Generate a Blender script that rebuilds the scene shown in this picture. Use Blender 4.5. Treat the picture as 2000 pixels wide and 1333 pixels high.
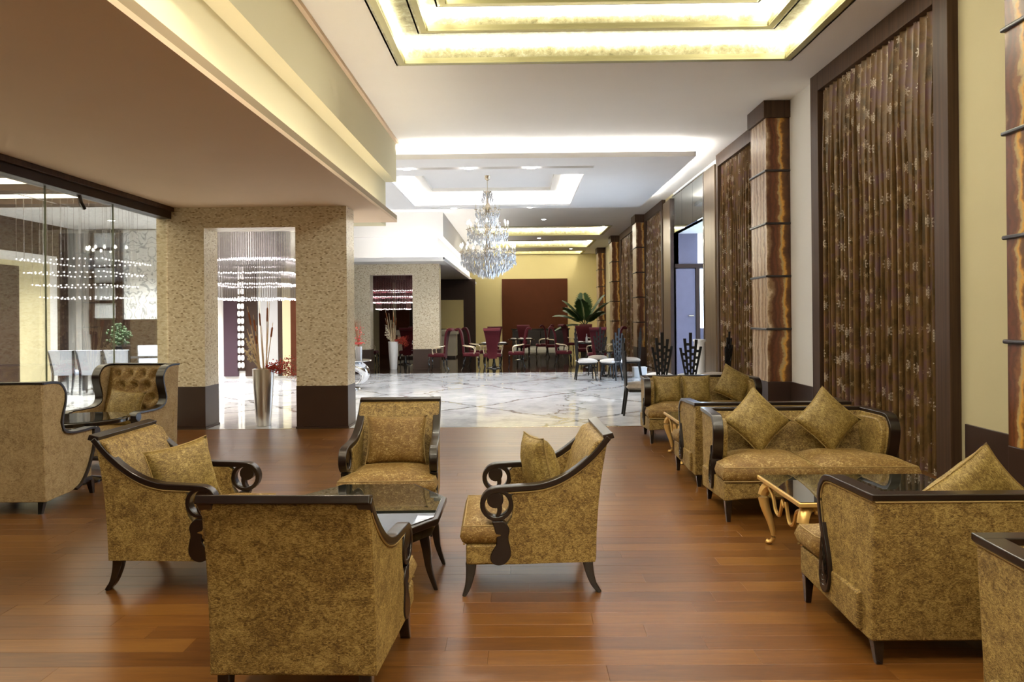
import bpy, math, random
from mathutils import Vector, Matrix
random.seed(7)
PI = math.pi
scn = bpy.context.scene
for o in list(bpy.data.objects):
    bpy.data.objects.remove(o, do_unlink=True)
COL = scn.collection

# ------------------------------------------------------------------ camera
F_PX = 1400.0
yaw, roll = math.atan(15 / F_PX), 0.0093
Fw = Vector((-math.sin(yaw), math.cos(yaw), 0))
R0 = Vector((math.cos(yaw), math.sin(yaw), 0)); U0 = Vector((0, 0, 1))
Rv = R0 * math.cos(roll) - U0 * math.sin(roll)
Uv = R0 * math.sin(roll) + U0 * math.cos(roll)
cam_d = bpy.data.cameras.new('camera')
cam = bpy.data.objects.new('camera', cam_d); COL.objects.link(cam)
M = Matrix((Rv, Uv, -Fw)).transposed().to_4x4(); M.translation = (0, 0, 1.55)
cam.matrix_world = M
cam_d.sensor_width = 36; cam_d.lens = F_PX * 36 / 2000
cam_d.shift_y = -(666.5 - 618) / 2000
cam_d.clip_end = 200
scn.camera = cam

# ------------------------------------------------------------------ world, exposure
w = bpy.data.worlds.new('world'); scn.world = w; w.use_nodes = True
bg = w.node_tree.nodes['Background']
bg.inputs[0].default_value = (0.62, 0.76, 1.0, 1); bg.inputs[1].default_value = 5.0
scn.view_settings.view_transform = 'Standard'; scn.view_settings.look = 'None'
scn.view_settings.gamma = 1.0; scn.view_settings.use_curve_mapping = False
scn.view_settings.exposure = 1.15
cy = scn.cycles
cy.use_denoising = True
try: cy.denoiser = 'OPENIMAGEDENOISE'
except Exception: pass
cy.caustics_reflective = False; cy.caustics_refractive = False
cy.sample_clamp_indirect = 4.0; cy.max_bounces = 7; cy.diffuse_bounces = 4; cy.transparent_max_bounces = 20

# light levels (the lamps themselves are built further down)
LED_TRAY, LED_SOFFIT, LED_LOBBY, LED_REST, LED_FAR, SIDE_PANEL = 22.0, 10.5, 58.0, 28.0, 20.0, 3.0
SPOT_LOUNGE, SPOT_LOBBY, SPOT_REST, SPOT_SIDE, SPOT_PORTAL = 120.0, 370.0, 110.0, 850.0, 460.0
WARM, NEUTRAL, GOLDL = (1.0, 0.84, 0.60), (1.0, 0.985, 0.965), (1.0, 0.95, 0.82)

# ------------------------------------------------------------------ helpers
def tag(o, label=None, cat=None, group=None, kind=None):
    if label: o['label'] = label
    if cat: o['category'] = cat
    if group: o['group'] = group
    if kind: o['kind'] = kind
    return o
def empty(name, loc=(0, 0, 0), rz=0.0, label=None, cat=None, group=None):
    o = bpy.data.objects.new(name, None); COL.objects.link(o)
    o.empty_display_size = 0.1
    o.location = loc; o.rotation_euler = (0, 0, rz)
    return tag(o, label, cat, group)
def copy_tree(o, parent=None):
    c = o.copy(); COL.objects.link(c); c.parent = parent
    for ch in list(o.children): copy_tree(ch, c)
    return c
class MB:
    def __init__(s): s.v = []; s.f = []
    def add(s, vs, fs):
        b = len(s.v); s.v += [tuple(p) for p in vs]; s.f += [tuple(i + b for i in f) for f in fs]; return s
    def box(s, x0, x1, y0, y1, z0, z1):
        return s.add([(x0,y0,z0),(x1,y0,z0),(x1,y1,z0),(x0,y1,z0),(x0,y0,z1),(x1,y0,z1),(x1,y1,z1),(x0,y1,z1)],
                     [(0,3,2,1),(4,5,6,7),(0,1,5,4),(1,2,6,5),(2,3,7,6),(3,0,4,7)])
    def loft(s, rings, closed_ring=True, caps=True):
        n = len(rings[0]); vs = [p for r in rings for p in r]; fs = []
        for i in range(len(rings) - 1):
            for j in range(n if closed_ring else n - 1):
                k = (j + 1) % n
                fs.append((i*n+j, i*n+k, (i+1)*n+k, (i+1)*n+j))
        if caps and closed_ring:
            fs.append(tuple(range(n - 1, -1, -1))); fs.append(tuple((len(rings)-1)*n + j for j in range(n)))
        return s.add(vs, fs)
    def prism(s, poly, fn0, fn1):            # poly of (a,b); fn maps (a,b)->xyz for both ends
        return s.loft([[fn0(a, b) for a, b in poly], [fn1(a, b) for a, b in poly]])
    def tube(s, path, r, n=8, caps=True):
        P = [Vector(p) for p in path]; rings = []
        up = Vector((0, 0, 1))
        for i, p in enumerate(P):
            t = (P[min(i+1, len(P)-1)] - P[max(i-1, 0)]).normalized()
            a = t.cross(up)
            if a.length < 1e-3: a = t.cross(Vector((0, 1, 0)))
            a.normalize(); b = a.cross(t).normalized()
            rr = r[i] if isinstance(r, (list, tuple)) else r
            rings.append([p + a * (rr*math.cos(2*PI*k/n)) + b * (rr*math.sin(2*PI*k/n)) for k in range(n)])
        return s.loft(rings, True, caps)
    def ribbon(s, path, th, x0, x1, side=None):   # path in (y,z); rectangular section, thickness th in plane, from x0(y) to x1(y)
        n = len(path); rings = []
        for i, (y, z) in enumerate(path):
            a = path[max(i-1, 0)]; b = path[min(i+1, n-1)]
            ty, tz = b[0]-a[0], b[1]-a[1]; l = math.hypot(ty, tz) or 1
            ny, nz = -tz/l, ty/l
            h = (th[i] if isinstance(th, (list, tuple)) else th) / 2
            X0 = x0(y) if callable(x0) else x0; X1 = x1(y) if callable(x1) else x1
            rings.append([(X0, y-ny*h, z-nz*h), (X1, y-ny*h, z-nz*h), (X1, y+ny*h, z+nz*h), (X0, y+ny*h, z+nz*h)])
        return s.loft(rings)
    def lathe(s, prof, n=16, c=(0, 0, 0), caps=True):
        return s.loft([[(c[0]+r*math.cos(2*PI*k/n), c[1]+r*math.sin(2*PI*k/n), c[2]+z) for k in range(n)] for r, z in prof], True, caps)
    def grid(s, fn, nu, nv):
        vs = [fn(i/nu, j/nv) for i in range(nu+1) for j in range(nv+1)]
        return s.add(vs, [(i*(nv+1)+j, (i+1)*(nv+1)+j, (i+1)*(nv+1)+j+1, i*(nv+1)+j+1) for i in range(nu) for j in range(nv)])
    def mesh(s, name, mat, smooth=False):
        me = bpy.data.meshes.new(name); me.from_pydata(s.v, [], s.f); me.validate(); me.update()
        if mat: me.materials.append(mat)
        if smooth:
            me.polygons.foreach_set('use_smooth', [True]*len(me.polygons))
        return me
    def build(s, name, mat, parent=None, smooth=False, bevel=0.0, seg=2, sub=0, angle=40, weld=False):
        me = s.mesh(name, mat, smooth)
        o = bpy.data.objects.new(name, me); COL.objects.link(o)
        if parent: o.parent = parent
        if weld:
            m = o.modifiers.new('w', 'WELD'); m.merge_threshold = 1e-4
        if sub:
            m = o.modifiers.new('s', 'SUBSURF'); m.levels = sub; m.render_levels = sub
        if bevel:
            m = o.modifiers.new('b', 'BEVEL'); m.width = bevel; m.segments = seg; m.limit_method = 'ANGLE'; m.angle_limit = math.radians(angle)
            m.harden_normals = True
        if smooth or bevel:
            try:
                me.polygons.foreach_set('use_smooth', [True]*len(me.polygons))
                with_auto = me.set_sharp_from_angle(angle=math.radians(45))
            except Exception: pass
        return o
def cat_rom(pts, n=6):
    out = []
    P = [pts[0]] + list(pts) + [pts[-1]]
    for i in range(1, len(P) - 2):
        for k in range(n):
            t = k / n
            out.append(tuple(0.5*((2*P[i][d]) + (-P[i-1][d]+P[i+1][d])*t + (2*P[i-1][d]-5*P[i][d]+4*P[i+1][d]-P[i+2][d])*t*t + (-P[i-1][d]+3*P[i][d]-3*P[i+1][d]+P[i+2][d])*t**3) for d in range(len(P[i]))))
    out.append(tuple(pts[-1])); return out
def pillow_mb(a, b, h, n=16, pinch=0.09):
    m = MB()
    def side(sg):
        def fn(u, v):
            U, V = 2*u-1, 2*v-1
            x = a*U*(1 - pinch*(1-V*V)*abs(U)**2); z = b*V*(1 - pinch*(1-U*U)*abs(V)**2)
            t = h*1.15*(max(0, (1-U**2)*(1-V**2)))**0.46
            t *= 1 + 0.05*math.sin(9*U+3*V)*math.cos(7*V)
            return (x, sg*t, z)
        return fn
    m.grid(side(1), n, n); 
    b0 = len(m.f); m.grid(side(-1), n, n)
    m.f = m.f[:b0] + [tuple(reversed(f)) for f in m.f[b0:]]
    edge = []
    for k in range(4*n+1):
        q = k % (4*n)
        if q < n: U, V = -1+2*q/n, -1
        elif q < 2*n: U, V = 1, -1+2*(q-n)/n
        elif q < 3*n: U, V = 1-2*(q-2*n)/n, 1
        else: U, V = -1, 1-2*(q-3*n)/n
        edge.append((a*U*(1-pinch*(1-V*V)*abs(U)**2), 0, b*V*(1-pinch*(1-U*U)*abs(V)**2)))
    return m, edge
def pillow(name, a, b, h, loc, rot, mat, pmat, label, group=None, parent=None):
    m, edge = pillow_mb(a, b, h)
    o = m.build(name, mat, smooth=True, weld=True)
    pp = MB().tube(edge, 0.0045, 5).build('piping', pmat, o, smooth=True)
    o.location = loc; o.rotation_euler = rot
    return tag(o, label, 'cushion', group)

# ------------------------------------------------------------------ materials
def newmat(name):
    m = bpy.data.materials.new(name); m.use_nodes = True
    nt = m.node_tree; return m, nt, nt.nodes['Principled BSDF']
def pri(name, col, rough=0.5, metal=0.0, coat=0.0, spec=0.5, sheen=0.0, var=0.0, scale=8.0, bump=0.0, bscale=60.0, emis=None):
    m, nt, p = newmat(name); N = nt.nodes; L = nt.links
    p.inputs['Base Color'].default_value = (*col, 1); p.inputs['Roughness'].default_value = rough
    p.inputs['Metallic'].default_value = metal; p.inputs['Coat Weight'].default_value = coat
    p.inputs['Coat Roughness'].default_value = 0.08
    p.inputs['Specular IOR Level'].default_value = spec; p.inputs['Sheen Weight'].default_value = sheen
    tc = N.new('ShaderNodeTexCoord')
    if var > 0:
        n = N.new('ShaderNodeTexNoise'); n.inputs['Scale'].default_value = scale; n.inputs['Detail'].default_value = 5
        L.new(tc.outputs['Object'], n.inputs['Vector'])
        mx = N.new('ShaderNodeMix'); mx.data_type = 'RGBA'
        mx.inputs['A'].default_value = (*[c*(1-var) for c in col], 1); mx.inputs['B'].default_value = (*[min(1, c*(1+var)) for c in col], 1)
        L.new(n.outputs['Fac'], mx.inputs['Factor']); L.new(mx.outputs['Result'], p.inputs['Base Color'])
    if bump > 0:
        n2 = N.new('ShaderNodeTexNoise'); n2.inputs['Scale'].default_value = bscale; n2.inputs['Detail'].default_value = 3
        L.new(tc.outputs['Object'], n2.inputs['Vector'])
        b = N.new('ShaderNodeBump'); b.inputs['Strength'].default_value = bump; b.inputs['Distance'].default_value = 0.01
        L.new(n2.outputs['Fac'], b.inputs['Height']); L.new(b.outputs['Normal'], p.inputs['Normal'])
    return m
def emit(name, col, strength):
    m, nt, p = newmat(name)
    p.inputs['Base Color'].default_value = (0, 0, 0, 1); p.inputs['Specular IOR Level'].default_value = 0
    p.inputs['Emission Color'].default_value = (*col, 1); p.inputs['Emission Strength'].default_value = strength
    return m
def ramp(nt, stops, interp='LINEAR'):
    r = nt.nodes.new('ShaderNodeValToRGB'); cr = r.color_ramp; cr.interpolation = interp
    while len(cr.elements) < len(stops): cr.elements.new(0.5)
    for e, (p, c) in zip(cr.elements, stops): e.position = p; e.color = (*c, 1)
    return r
def mapping(nt, scale, out='Object', loc=(0, 0, 0), rot=(0, 0, 0)):
    tc = nt.nodes.new('ShaderNodeTexCoord'); mp = nt.nodes.new('ShaderNodeMapping')
    mp.inputs['Scale'].default_value = scale; mp.inputs['Location'].default_value = loc; mp.inputs['Rotation'].default_value = rot
    nt.links.new(tc.outputs[out], mp.inputs['Vector']); return mp
def noise(nt, vec, scale, detail=6, rough=0.6, dist=0.0):
    n = nt.nodes.new('ShaderNodeTexNoise'); n.inputs['Scale'].default_value = scale; n.inputs['Detail'].default_value = detail
    n.inputs['Roughness'].default_value = rough; n.inputs['Distortion'].default_value = dist
    nt.links.new(vec, n.inputs['Vector']); return n
def math_n(nt, op, a, b=None, c=None):
    n = nt.nodes.new('ShaderNodeMath'); n.operation = op
    for i, v in enumerate((a, b, c)):
        if v is None: continue
        if isinstance(v, (int, float)): n.inputs[i].default_value = v
        else: nt.links.new(v, n.inputs[i])
    return n.outputs[0]

def velvet(name, dark, mid, light, sc=1.0, amount=0.5):
    """crushed velvet: pile pressed in different directions, patches of pale and deep gold"""
    m, nt, p = newmat(name); L = nt.links
    mp = mapping(nt, (sc, sc, sc)); mh = mapping(nt, (sc*0.55, sc*0.55, sc*1.5))
    big = noise(nt, mp.outputs[0], 5.0, 5, 0.65, 0.8)
    crk = noise(nt, mh.outputs[0], 62, 9, 0.80, 2.6)
    med = noise(nt, mp.outputs[0], 17, 6, 0.7, 1.6)
    f = math_n(nt, 'ADD', math_n(nt, 'MULTIPLY', crk.outputs[0], 0.74), math_n(nt, 'MULTIPLY', med.outputs[0], 0.24))
    f = math_n(nt, 'ADD', f, math_n(nt, 'MULTIPLY', big.outputs[0], 0.13))
    r = ramp(nt, [(amount-0.05, dark), (amount+0.015, mid), (amount+0.10, light), (0.92, light)])
    L.new(f, r.inputs[0]); L.new(r.outputs[0], p.inputs['Base Color'])
    r2 = ramp(nt, [(amount-0.04, (0.60,)*3), (amount+0.1, (0.38,)*3)]); L.new(f, r2.inputs[0]); L.new(r2.outputs[0], p.inputs['Roughness'])
    p.inputs['Sheen Weight'].default_value = 0.25; p.inputs['Sheen Roughness'].default_value = 0.4
    p.inputs['Sheen Tint'].default_value = (*light, 1); p.inputs['Specular IOR Level'].default_value = 0.5
    b = nt.nodes.new('ShaderNodeBump'); b.inputs['Strength'].default_value = 0.55; b.inputs['Distance'].default_value = 0.006
    L.new(f, b.inputs['Height']); L.new(b.outputs[0], p.inputs['Normal'])
    return m

MT = {}
MT['velvet'] = velvet('velvet_gold', (0.062, 0.027, 0.004), (0.205, 0.122, 0.024), (0.48, 0.345, 0.115), 1.15, 0.535)
MT['velvet_seat'] = velvet('velvet_gold_seat', (0.15, 0.075, 0.012), (0.26, 0.15, 0.03), (0.66, 0.52, 0.24), 0.8, 0.575)  # shiny seat highlights painted in as paler gold patches
MT['velvet_pillow'] = velvet('velvet_pillow', (0.115, 0.065, 0.010), (0.24, 0.16, 0.036), (0.46, 0.34, 0.11), 0.9, 0.55)
MT['velvet_tan'] = velvet('velvet_tan', (0.18, 0.11, 0.045), (0.40, 0.28, 0.13), (0.54, 0.41, 0.22), 1.0, 0.52)
MT['piping'] = pri('piping', (0.30, 0.20, 0.065), 0.6, var=0.2, scale=20)
MT['dark_wood'] = pri('dark_wood', (0.010, 0.0045, 0.0035), 0.28, coat=0.25, var=0.3, scale=14)
MT['black_paint'] = pri('black_paint', (0.008, 0.007, 0.007), 0.55, spec=0.25)
MT['lacquer'] = pri('black_lacquer', (0.006, 0.005, 0.005), 0.12, coat=0.8)
MT['table_glass'] = pri('dark_table_glass', (0.012, 0.016, 0.014), 0.015, spec=0.8, coat=1.0)
MT['table_glass'].node_tree.nodes['Principled BSDF'].inputs['Coat Roughness'].default_value = 0.0
MT['gold'] = pri('gold_paint', (0.72, 0.46, 0.15), 0.34, metal=0.55, var=0.15, scale=12)
MT['ceiling'] = pri('ceiling_paint', (0.87, 0.83, 0.76), 0.9, spec=0.1, var=0.02, scale=2)
MT['ceiling_w'] = pri('ceiling_white', (0.83, 0.82, 0.81), 0.9, spec=0.1, var=0.02, scale=2)
MT['soffit'] = pri('soffit_shaded', (0.72, 0.56, 0.40), 0.85, spec=0.1, var=0.03, scale=2)  # white ceiling; shade and brown floor bounce are put into this colour
MT['fascia'] = pri('fascia_paint', (0.58, 0.53, 0.36), 0.85, spec=0.1, var=0.02, scale=2)
MT['cream'] = pri('cream_wall', (0.58, 0.51, 0.31), 0.8, spec=0.2, var=0.02, scale=2)
MT['yellow_wall'] = pri('yellow_wall', (0.68, 0.57, 0.27), 0.8, spec=0.2, var=0.02, scale=2)
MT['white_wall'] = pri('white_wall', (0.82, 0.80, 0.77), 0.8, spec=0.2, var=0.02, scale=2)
MT['plinth'] = pri('plinth_wood', (0.040, 0.020, 0.013), 0.35, coat=0.2, var=0.2, scale=4)
MT['brown_panel'] = pri('brown_panel', (0.034, 0.018, 0.012), 0.45, spec=0.25, coat=0.0, var=0.2, scale=4)
MT['red_panel'] = pri('red_brown_panel', (0.075, 0.021, 0.007), 0.7, spec=0.15, var=0.12, scale=3)
MT['red'] = pri('burgundy_velvet', (0.060, 0.005, 0.008), 0.85, spec=0.2, sheen=0.05, var=0.15, scale=9)
MT['white_fabric'] = pri('white_fabric', (0.72, 0.70, 0.68), 0.8, var=0.05, scale=20)
MT['taupe'] = pri('taupe_fabric', (0.30, 0.25, 0.20), 0.7, var=0.25, scale=30)
MT['pale_blue'] = pri('pale_blue_fabric', (0.50, 0.55, 0.66), 0.8, var=0.05, scale=20)
MT['silver'] = pri('brushed_silver', (0.66, 0.63, 0.60), 0.30, metal=1.0)
MT['chrome'] = pri('chrome', (0.75, 0.77, 0.80), 0.10, metal=1.0)
MT['brass'] = pri('brass', (0.55, 0.47, 0.35), 0.25, metal=1.0)
MT['cat_stem'] = pri('dry_stem', (0.62, 0.46, 0.28), 0.8, var=0.15, scale=20)
MT['cat_head'] = pri('cattail_head', (0.24, 0.075, 0.02), 0.9, var=0.2, scale=60)
MT['dry'] = pri('dried_pods', (0.66, 0.56, 0.40), 0.85, var=0.2, scale=30)
MT['berry'] = pri('red_berries', (0.42, 0.030, 0.015), 0.5)
MT['leaf'] = pri('palm_leaf', (0.035, 0.075, 0.020), 0.5, var=0.35, scale=6)
MT['china'] = pri('white_china', (0.75, 0.72, 0.62), 0.25)
MT['pedestal'] = pri('white_pedestal', (0.85, 0.85, 0.85), 0.5)
MT['gloss_wall'] = pri('dark_green_wall', (0.02, 0.035, 0.022), 0.3)
MT['purple_door'] = pri('purple_brown_door', (0.050, 0.025, 0.035), 0.35, var=0.1)
MT['grey_wall'] = pri('grey_wall', (0.42, 0.41, 0.40), 0.7)
MT['grey_screen'] = pri('grey_screen', (0.50, 0.51, 0.52), 0.6, var=0.3, scale=40)
MT['blue_wood'] = pri('blue_grey_door', (0.15, 0.14, 0.20), 0.45, var=0.12, scale=5)
MT['cover'] = pri('brown_lip', (0.28, 0.20, 0.10), 0.6)
MT['trim_gold'] = pri('gilt_trim', (0.46, 0.42, 0.20), 0.45, metal=0.3)
MT['downlight'] = emit('downlight_lens', NEUTRAL, 9.0)
MT['bulb'] = emit('candle_bulb', (1.0, 0.93, 0.80), 14.0)
MT['bead_lit'] = emit('lit_beads', (1.0, 0.93, 0.82), 1.0)
MT['led_tray'] = emit('led_strip_tray', GOLDL, LED_TRAY)
MT['led_soffit'] = emit('led_strip_soffit', GOLDL, LED_SOFFIT)
MT['led_lobby'] = emit('led_strip_lobby', NEUTRAL, LED_LOBBY)
MT['led_far'] = emit('led_strip_far_soffit', NEUTRAL, LED_FAR)
MT['led_rest'] = emit('led_strip_restaurant', GOLDL, LED_REST)

# gold leaf
m, nt, p = newmat('gold_leaf'); mp = mapping(nt, (1, 1, 1)); n1 = noise(nt, mp.outputs[0], 9, 8, 0.75, 0.3)
r = ramp(nt, [(0.35, (0.16, 0.14, 0.06)), (0.52, (0.34, 0.31, 0.17)), (0.75, (0.62, 0.60, 0.46))]); nt.links.new(n1.outputs[0], r.inputs[0]); nt.links.new(r.outputs[0], p.inputs['Base Color'])
p.inputs['Metallic'].default_value = 0.5; p.inputs['Roughness'].default_value = 0.45; MT['leaf_gold'] = m

# plank wood: one material, each board its own tone
m, nt, p = newmat('merbau_plank'); L = nt.links
oi = nt.nodes.new('ShaderNodeObjectInfo')
tc = nt.nodes.new('ShaderNodeTexCoord'); va = nt.nodes.new('ShaderNodeVectorMath'); va.operation = 'ADD'
cx = nt.nodes.new('ShaderNodeCombineXYZ'); L.new(math_n(nt, 'MULTIPLY', oi.outputs['Random'], 37.0), cx.inputs[0]); L.new(math_n(nt, 'MULTIPLY', oi.outputs['Random'], 11.0), cx.inputs[1])
L.new(tc.outputs['Object'], va.inputs[0]); L.new(cx.outputs[0], va.inputs[1])
mp = nt.nodes.new('ShaderNodeMapping'); mp.inputs['Scale'].default_value = (1.2, 14, 1); L.new(va.outputs[0], mp.inputs['Vector'])
g1 = noise(nt, mp.outputs[0], 2.2, 7, 0.65, 0.8); g2 = noise(nt, mp.outputs[0], 9, 5, 0.6, 0.3)
f = math_n(nt, 'ADD', math_n(nt, 'MULTIPLY', g1.outputs[0], 0.55), math_n(nt, 'MULTIPLY', g2.outputs[0], 0.2))
f = math_n(nt, 'ADD', f, math_n(nt, 'MULTIPLY', oi.outputs['Random'], 0.24))
r = ramp(nt, [(0.25, (0.070, 0.024, 0.005)), (0.50, (0.145, 0.056, 0.011)), (0.72, (0.210, 0.092, 0.018)), (0.95, (0.27, 0.13, 0.028))]); L.new(f, r.inputs[0]); L.new(r.outputs[0], p.inputs['Base Color'])
p.inputs['Roughness'].default_value = 0.29; p.inputs['Specular IOR Level'].default_value = 0.42
b = nt.nodes.new('ShaderNodeBump'); b.inputs['Strength'].default_value = 0.06; b.inputs['Distance'].default_value = 0.003
L.new(f, b.inputs['Height']); L.new(b.outputs[0], p.inputs['Normal']); MT['plank'] = m

# white veined marble with long dark crossing veins
m, nt, p = newmat('white_marble'); L = nt.links
mp = mapping(nt, (1, 1, 1)); warp = noise(nt, mp.outputs[0], 0.9, 5, 0.6)
def warped(amt, sc=0.9, seed=(0, 0, 0)):
    m2 = mapping(nt, (1, 1, 1), loc=seed); w2 = noise(nt, m2.outputs[0], sc, 5, 0.62)
    s1 = nt.nodes.new('ShaderNodeVectorMath'); s1.operation = 'SUBTRACT'; L.new(w2.outputs['Color'], s1.inputs[0]); s1.inputs[1].default_value = (0.5, 0.5, 0.5)
    s2 = nt.nodes.new('ShaderNodeVectorMath'); s2.operation = 'SCALE'; L.new(s1.outputs[0], s2.inputs[0]); s2.inputs['Scale'].default_value = amt
    s3 = nt.nodes.new('ShaderNodeVectorMath'); s3.operation = 'ADD'; L.new(mp.outputs[0], s3.inputs[0]); L.new(s2.outputs[0], s3.inputs[1]); return s3.outputs[0]
def vein(vec, rot, freq, width, seed):
    mm = nt.nodes.new('ShaderNodeMapping'); mm.inputs['Rotation'].default_value = (0, 0, rot); mm.inputs['Location'].default_value = seed; L.new(vec, mm.inputs['Vector'])
    sx = nt.nodes.new('ShaderNodeSeparateXYZ'); L.new(mm.outputs[0], sx.inputs[0])
    t = math_n(nt, 'FRACT', math_n(nt, 'MULTIPLY', sx.outputs[0], freq)); d = math_n(nt, 'ABSOLUTE', math_n(nt, 'SUBTRACT', t, 0.5))
    rr = ramp(nt, [(0.0, (1, 1, 1)), (width, (0, 0, 0))]); L.new(d, rr.inputs[0]); return rr.outputs[0]
v1 = vein(warped(0.9, 0.7), 0.75, 0.40, 0.020, (0.3, 0, 0)); v2 = vein(warped(0.9, 0.7, (5, 3, 0)), -0.75, 0.40, 0.020, (0.9, 0, 0))
v3 = vein(warped(2.2, 0.9, (2, 8, 0)), 0.2, 0.33, 0.016, (0.1, 0, 0))
vs = math_n(nt, 'MINIMUM', math_n(nt, 'ADD', math_n(nt, 'ADD', v1, v2), v3), 1.0)
cl = noise(nt, warped(0.8, 1.6), 2.2, 8, 0.7); rc = ramp(nt, [(0.3, (0.40, 0.41, 0.43)), (0.52, (0.60, 0.61, 0.63)), (0.75, (0.76, 0.76, 0.76))]); L.new(cl.outputs[0], rc.inputs[0])
mx = nt.nodes.new('ShaderNodeMix'); mx.data_type = 'RGBA'; L.new(rc.outputs[0], mx.inputs['A']); mx.inputs['B'].default_value = (0.10, 0.095, 0.09, 1)
L.new(math_n(nt, 'MULTIPLY', vs, 0.85), mx.inputs['Factor']); L.new(mx.outputs['Result'], p.inputs['Base Color'])
p.inputs['Roughness'].default_value = 0.06; p.inputs['Specular IOR Level'].default_value = 0.6; MT['marble'] = m
MT['dark_marble'] = pri('dark_polished_stone', (0.028, 0.018, 0.012), 0.07, spec=0.7, var=0.4, scale=3)
MT['counter_marble'] = pri('cream_marble', (0.62, 0.56, 0.42), 0.2, var=0.12, scale=3)

# mother-of-pearl mosaic
m, nt, p = newmat('pearl_mosaic'); L = nt.links
def brick_like(coords):
    bk = nt.nodes.new('ShaderNodeTexBrick'); bk.inputs['Scale'].default_value = 1.0
    bk.inputs['Brick Width'].default_value = 0.032; bk.inputs['Row Height'].default_value = 0.018; bk.inputs['Mortar Size'].default_value = 0.0014
    bk.inputs['Color1'].default_value = (0, 0, 0, 1); bk.inputs['Color2'].default_value = (1, 1, 1, 1); bk.inputs['Mortar'].default_value = (0.2, 0.2, 0.2, 1); bk.inputs['Bias'].default_value = 0.0
    L.new(coords, bk.inputs['Vector']); return bk
tcx = nt.nodes.new('ShaderNodeTexCoord'); sp = nt.nodes.new('ShaderNodeSeparateXYZ'); L.new(tcx.outputs['Object'], sp.inputs[0])
cb = nt.nodes.new('ShaderNodeCombineXYZ'); L.new(math_n(nt, 'ADD', sp.outputs[0], sp.outputs[1]), cb.inputs[0]); L.new(sp.outputs[2], cb.inputs[1])
bk = brick_like(cb.outputs[0])
r = ramp(nt, [(0.0, (0.30, 0.22, 0.12)), (0.10, (0.52, 0.42, 0.28)), (0.3, (0.64, 0.55, 0.38)), (0.7, (0.71, 0.62, 0.46)), (1.0, (0.79, 0.73, 0.59))]); L.new(bk.outputs['Color'], r.inputs[0])
pn = noise(nt, tcx.outputs['Object'], 30, 4, 0.7); rp = ramp(nt, [(0.27, (0.50, 0.42, 0.33)), (0.36, (1, 1, 1))]); L.new(pn.outputs[0], rp.inputs[0])
mm = nt.nodes.new('ShaderNodeMix'); mm.data_type = 'RGBA'; mm.blend_type = 'MULTIPLY'; mm.inputs['Factor'].default_value = 1.0; L.new(r.outputs[0], mm.inputs['A']); L.new(rp.outputs[0], mm.inputs['B'])
L.new(mm.outputs['Result'], p.inputs['Base Color']); p.inputs['Roughness'].default_value = 0.28; p.inputs['Specular IOR Level'].default_value = 0.6
b = nt.nodes.new('ShaderNodeBump'); b.inputs['Strength'].default_value = 0.35; b.inputs['Distance'].default_value = 0.004; L.new(bk.outputs['Color'], b.inputs['Height']); L.new(b.outputs[0], p.inputs['Normal']); MT['mosaic'] = m

# bronze-toned frame wood (vertical brown streaks)
m, nt, p = newmat('bronze_frame'); mp = mapping(nt, (30, 30, 0.6)); n1 = noise(nt, mp.outputs[0], 1.0, 5, 0.6)
r = ramp(nt, [(0.3, (0.040, 0.020, 0.011)), (0.7, (0.085, 0.046, 0.024))]); nt.links.new(n1.outputs[0], r.inputs[0]); nt.links.new(r.outputs[0], p.inputs['Base Color'])
p.inputs['Roughness'].default_value = 0.5; p.inputs['Specular IOR Level'].default_value = 0.22; MT['bronze'] = m
m, nt, p = newmat('bronze_pilaster'); mp = mapping(nt, (40, 40, 0.5)); n1 = noise(nt, mp.outputs[0], 1.0, 5, 0.6)
r = ramp(nt, [(0.3, (0.16, 0.105, 0.06)), (0.7, (0.27, 0.19, 0.11))]); nt.links.new(n1.outputs[0], r.inputs[0]); nt.links.new(r.outputs[0], p.inputs['Base Color'])
p.inputs['Roughness'].default_value = 0.35; p.inputs['Metallic'].default_value = 0.4; MT['bronze_p'] = m

# banded onyx
m, nt, p = newmat('banded_onyx'); L = nt.links
oi = nt.nodes.new('ShaderNodeObjectInfo'); tc = nt.nodes.new('ShaderNodeTexCoord'); sp = nt.nodes.new('ShaderNodeSeparateXYZ'); L.new(tc.outputs['Object'], sp.inputs[0])
nz = noise(nt, tc.outputs['Object'], 2.6, 6, 0.62); nf = noise(nt, tc.outputs['Object'], 11, 4, 0.6)
u = math_n(nt, 'SUBTRACT', sp.outputs[1], math_n(nt, 'MULTIPLY', sp.outputs[0], 1.0))
u = math_n(nt, 'ADD', u, math_n(nt, 'MULTIPLY', math_n(nt, 'SUBTRACT', nz.outputs[0], 0.5), 0.30))
u = math_n(nt, 'ADD', u, math_n(nt, 'MULTIPLY', math_n(nt, 'SUBTRACT', nf.outputs[0], 0.5), 0.035))
u = math_n(nt, 'ADD', u, math_n(nt, 'MULTIPLY', oi.outputs['Random'], 0.05))
sco = nt.nodes.new('ShaderNodeSeparateColor'); L.new(oi.outputs['Color'], sco.inputs[0]); u = math_n(nt, 'ADD', u, math_n(nt, 'MULTIPLY_ADD', sco.outputs[0], 2.0, -1.0))
t = math_n(nt, 'MULTIPLY', math_n(nt, 'ADD', u, 0.80), 0.80)
CRM, CRM2, BRN, RED, DRK = (0.62, 0.47, 0.30), (0.74, 0.60, 0.44), (0.24, 0.11, 0.045), (0.15, 0.045, 0.018), (0.060, 0.026, 0.013)
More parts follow.
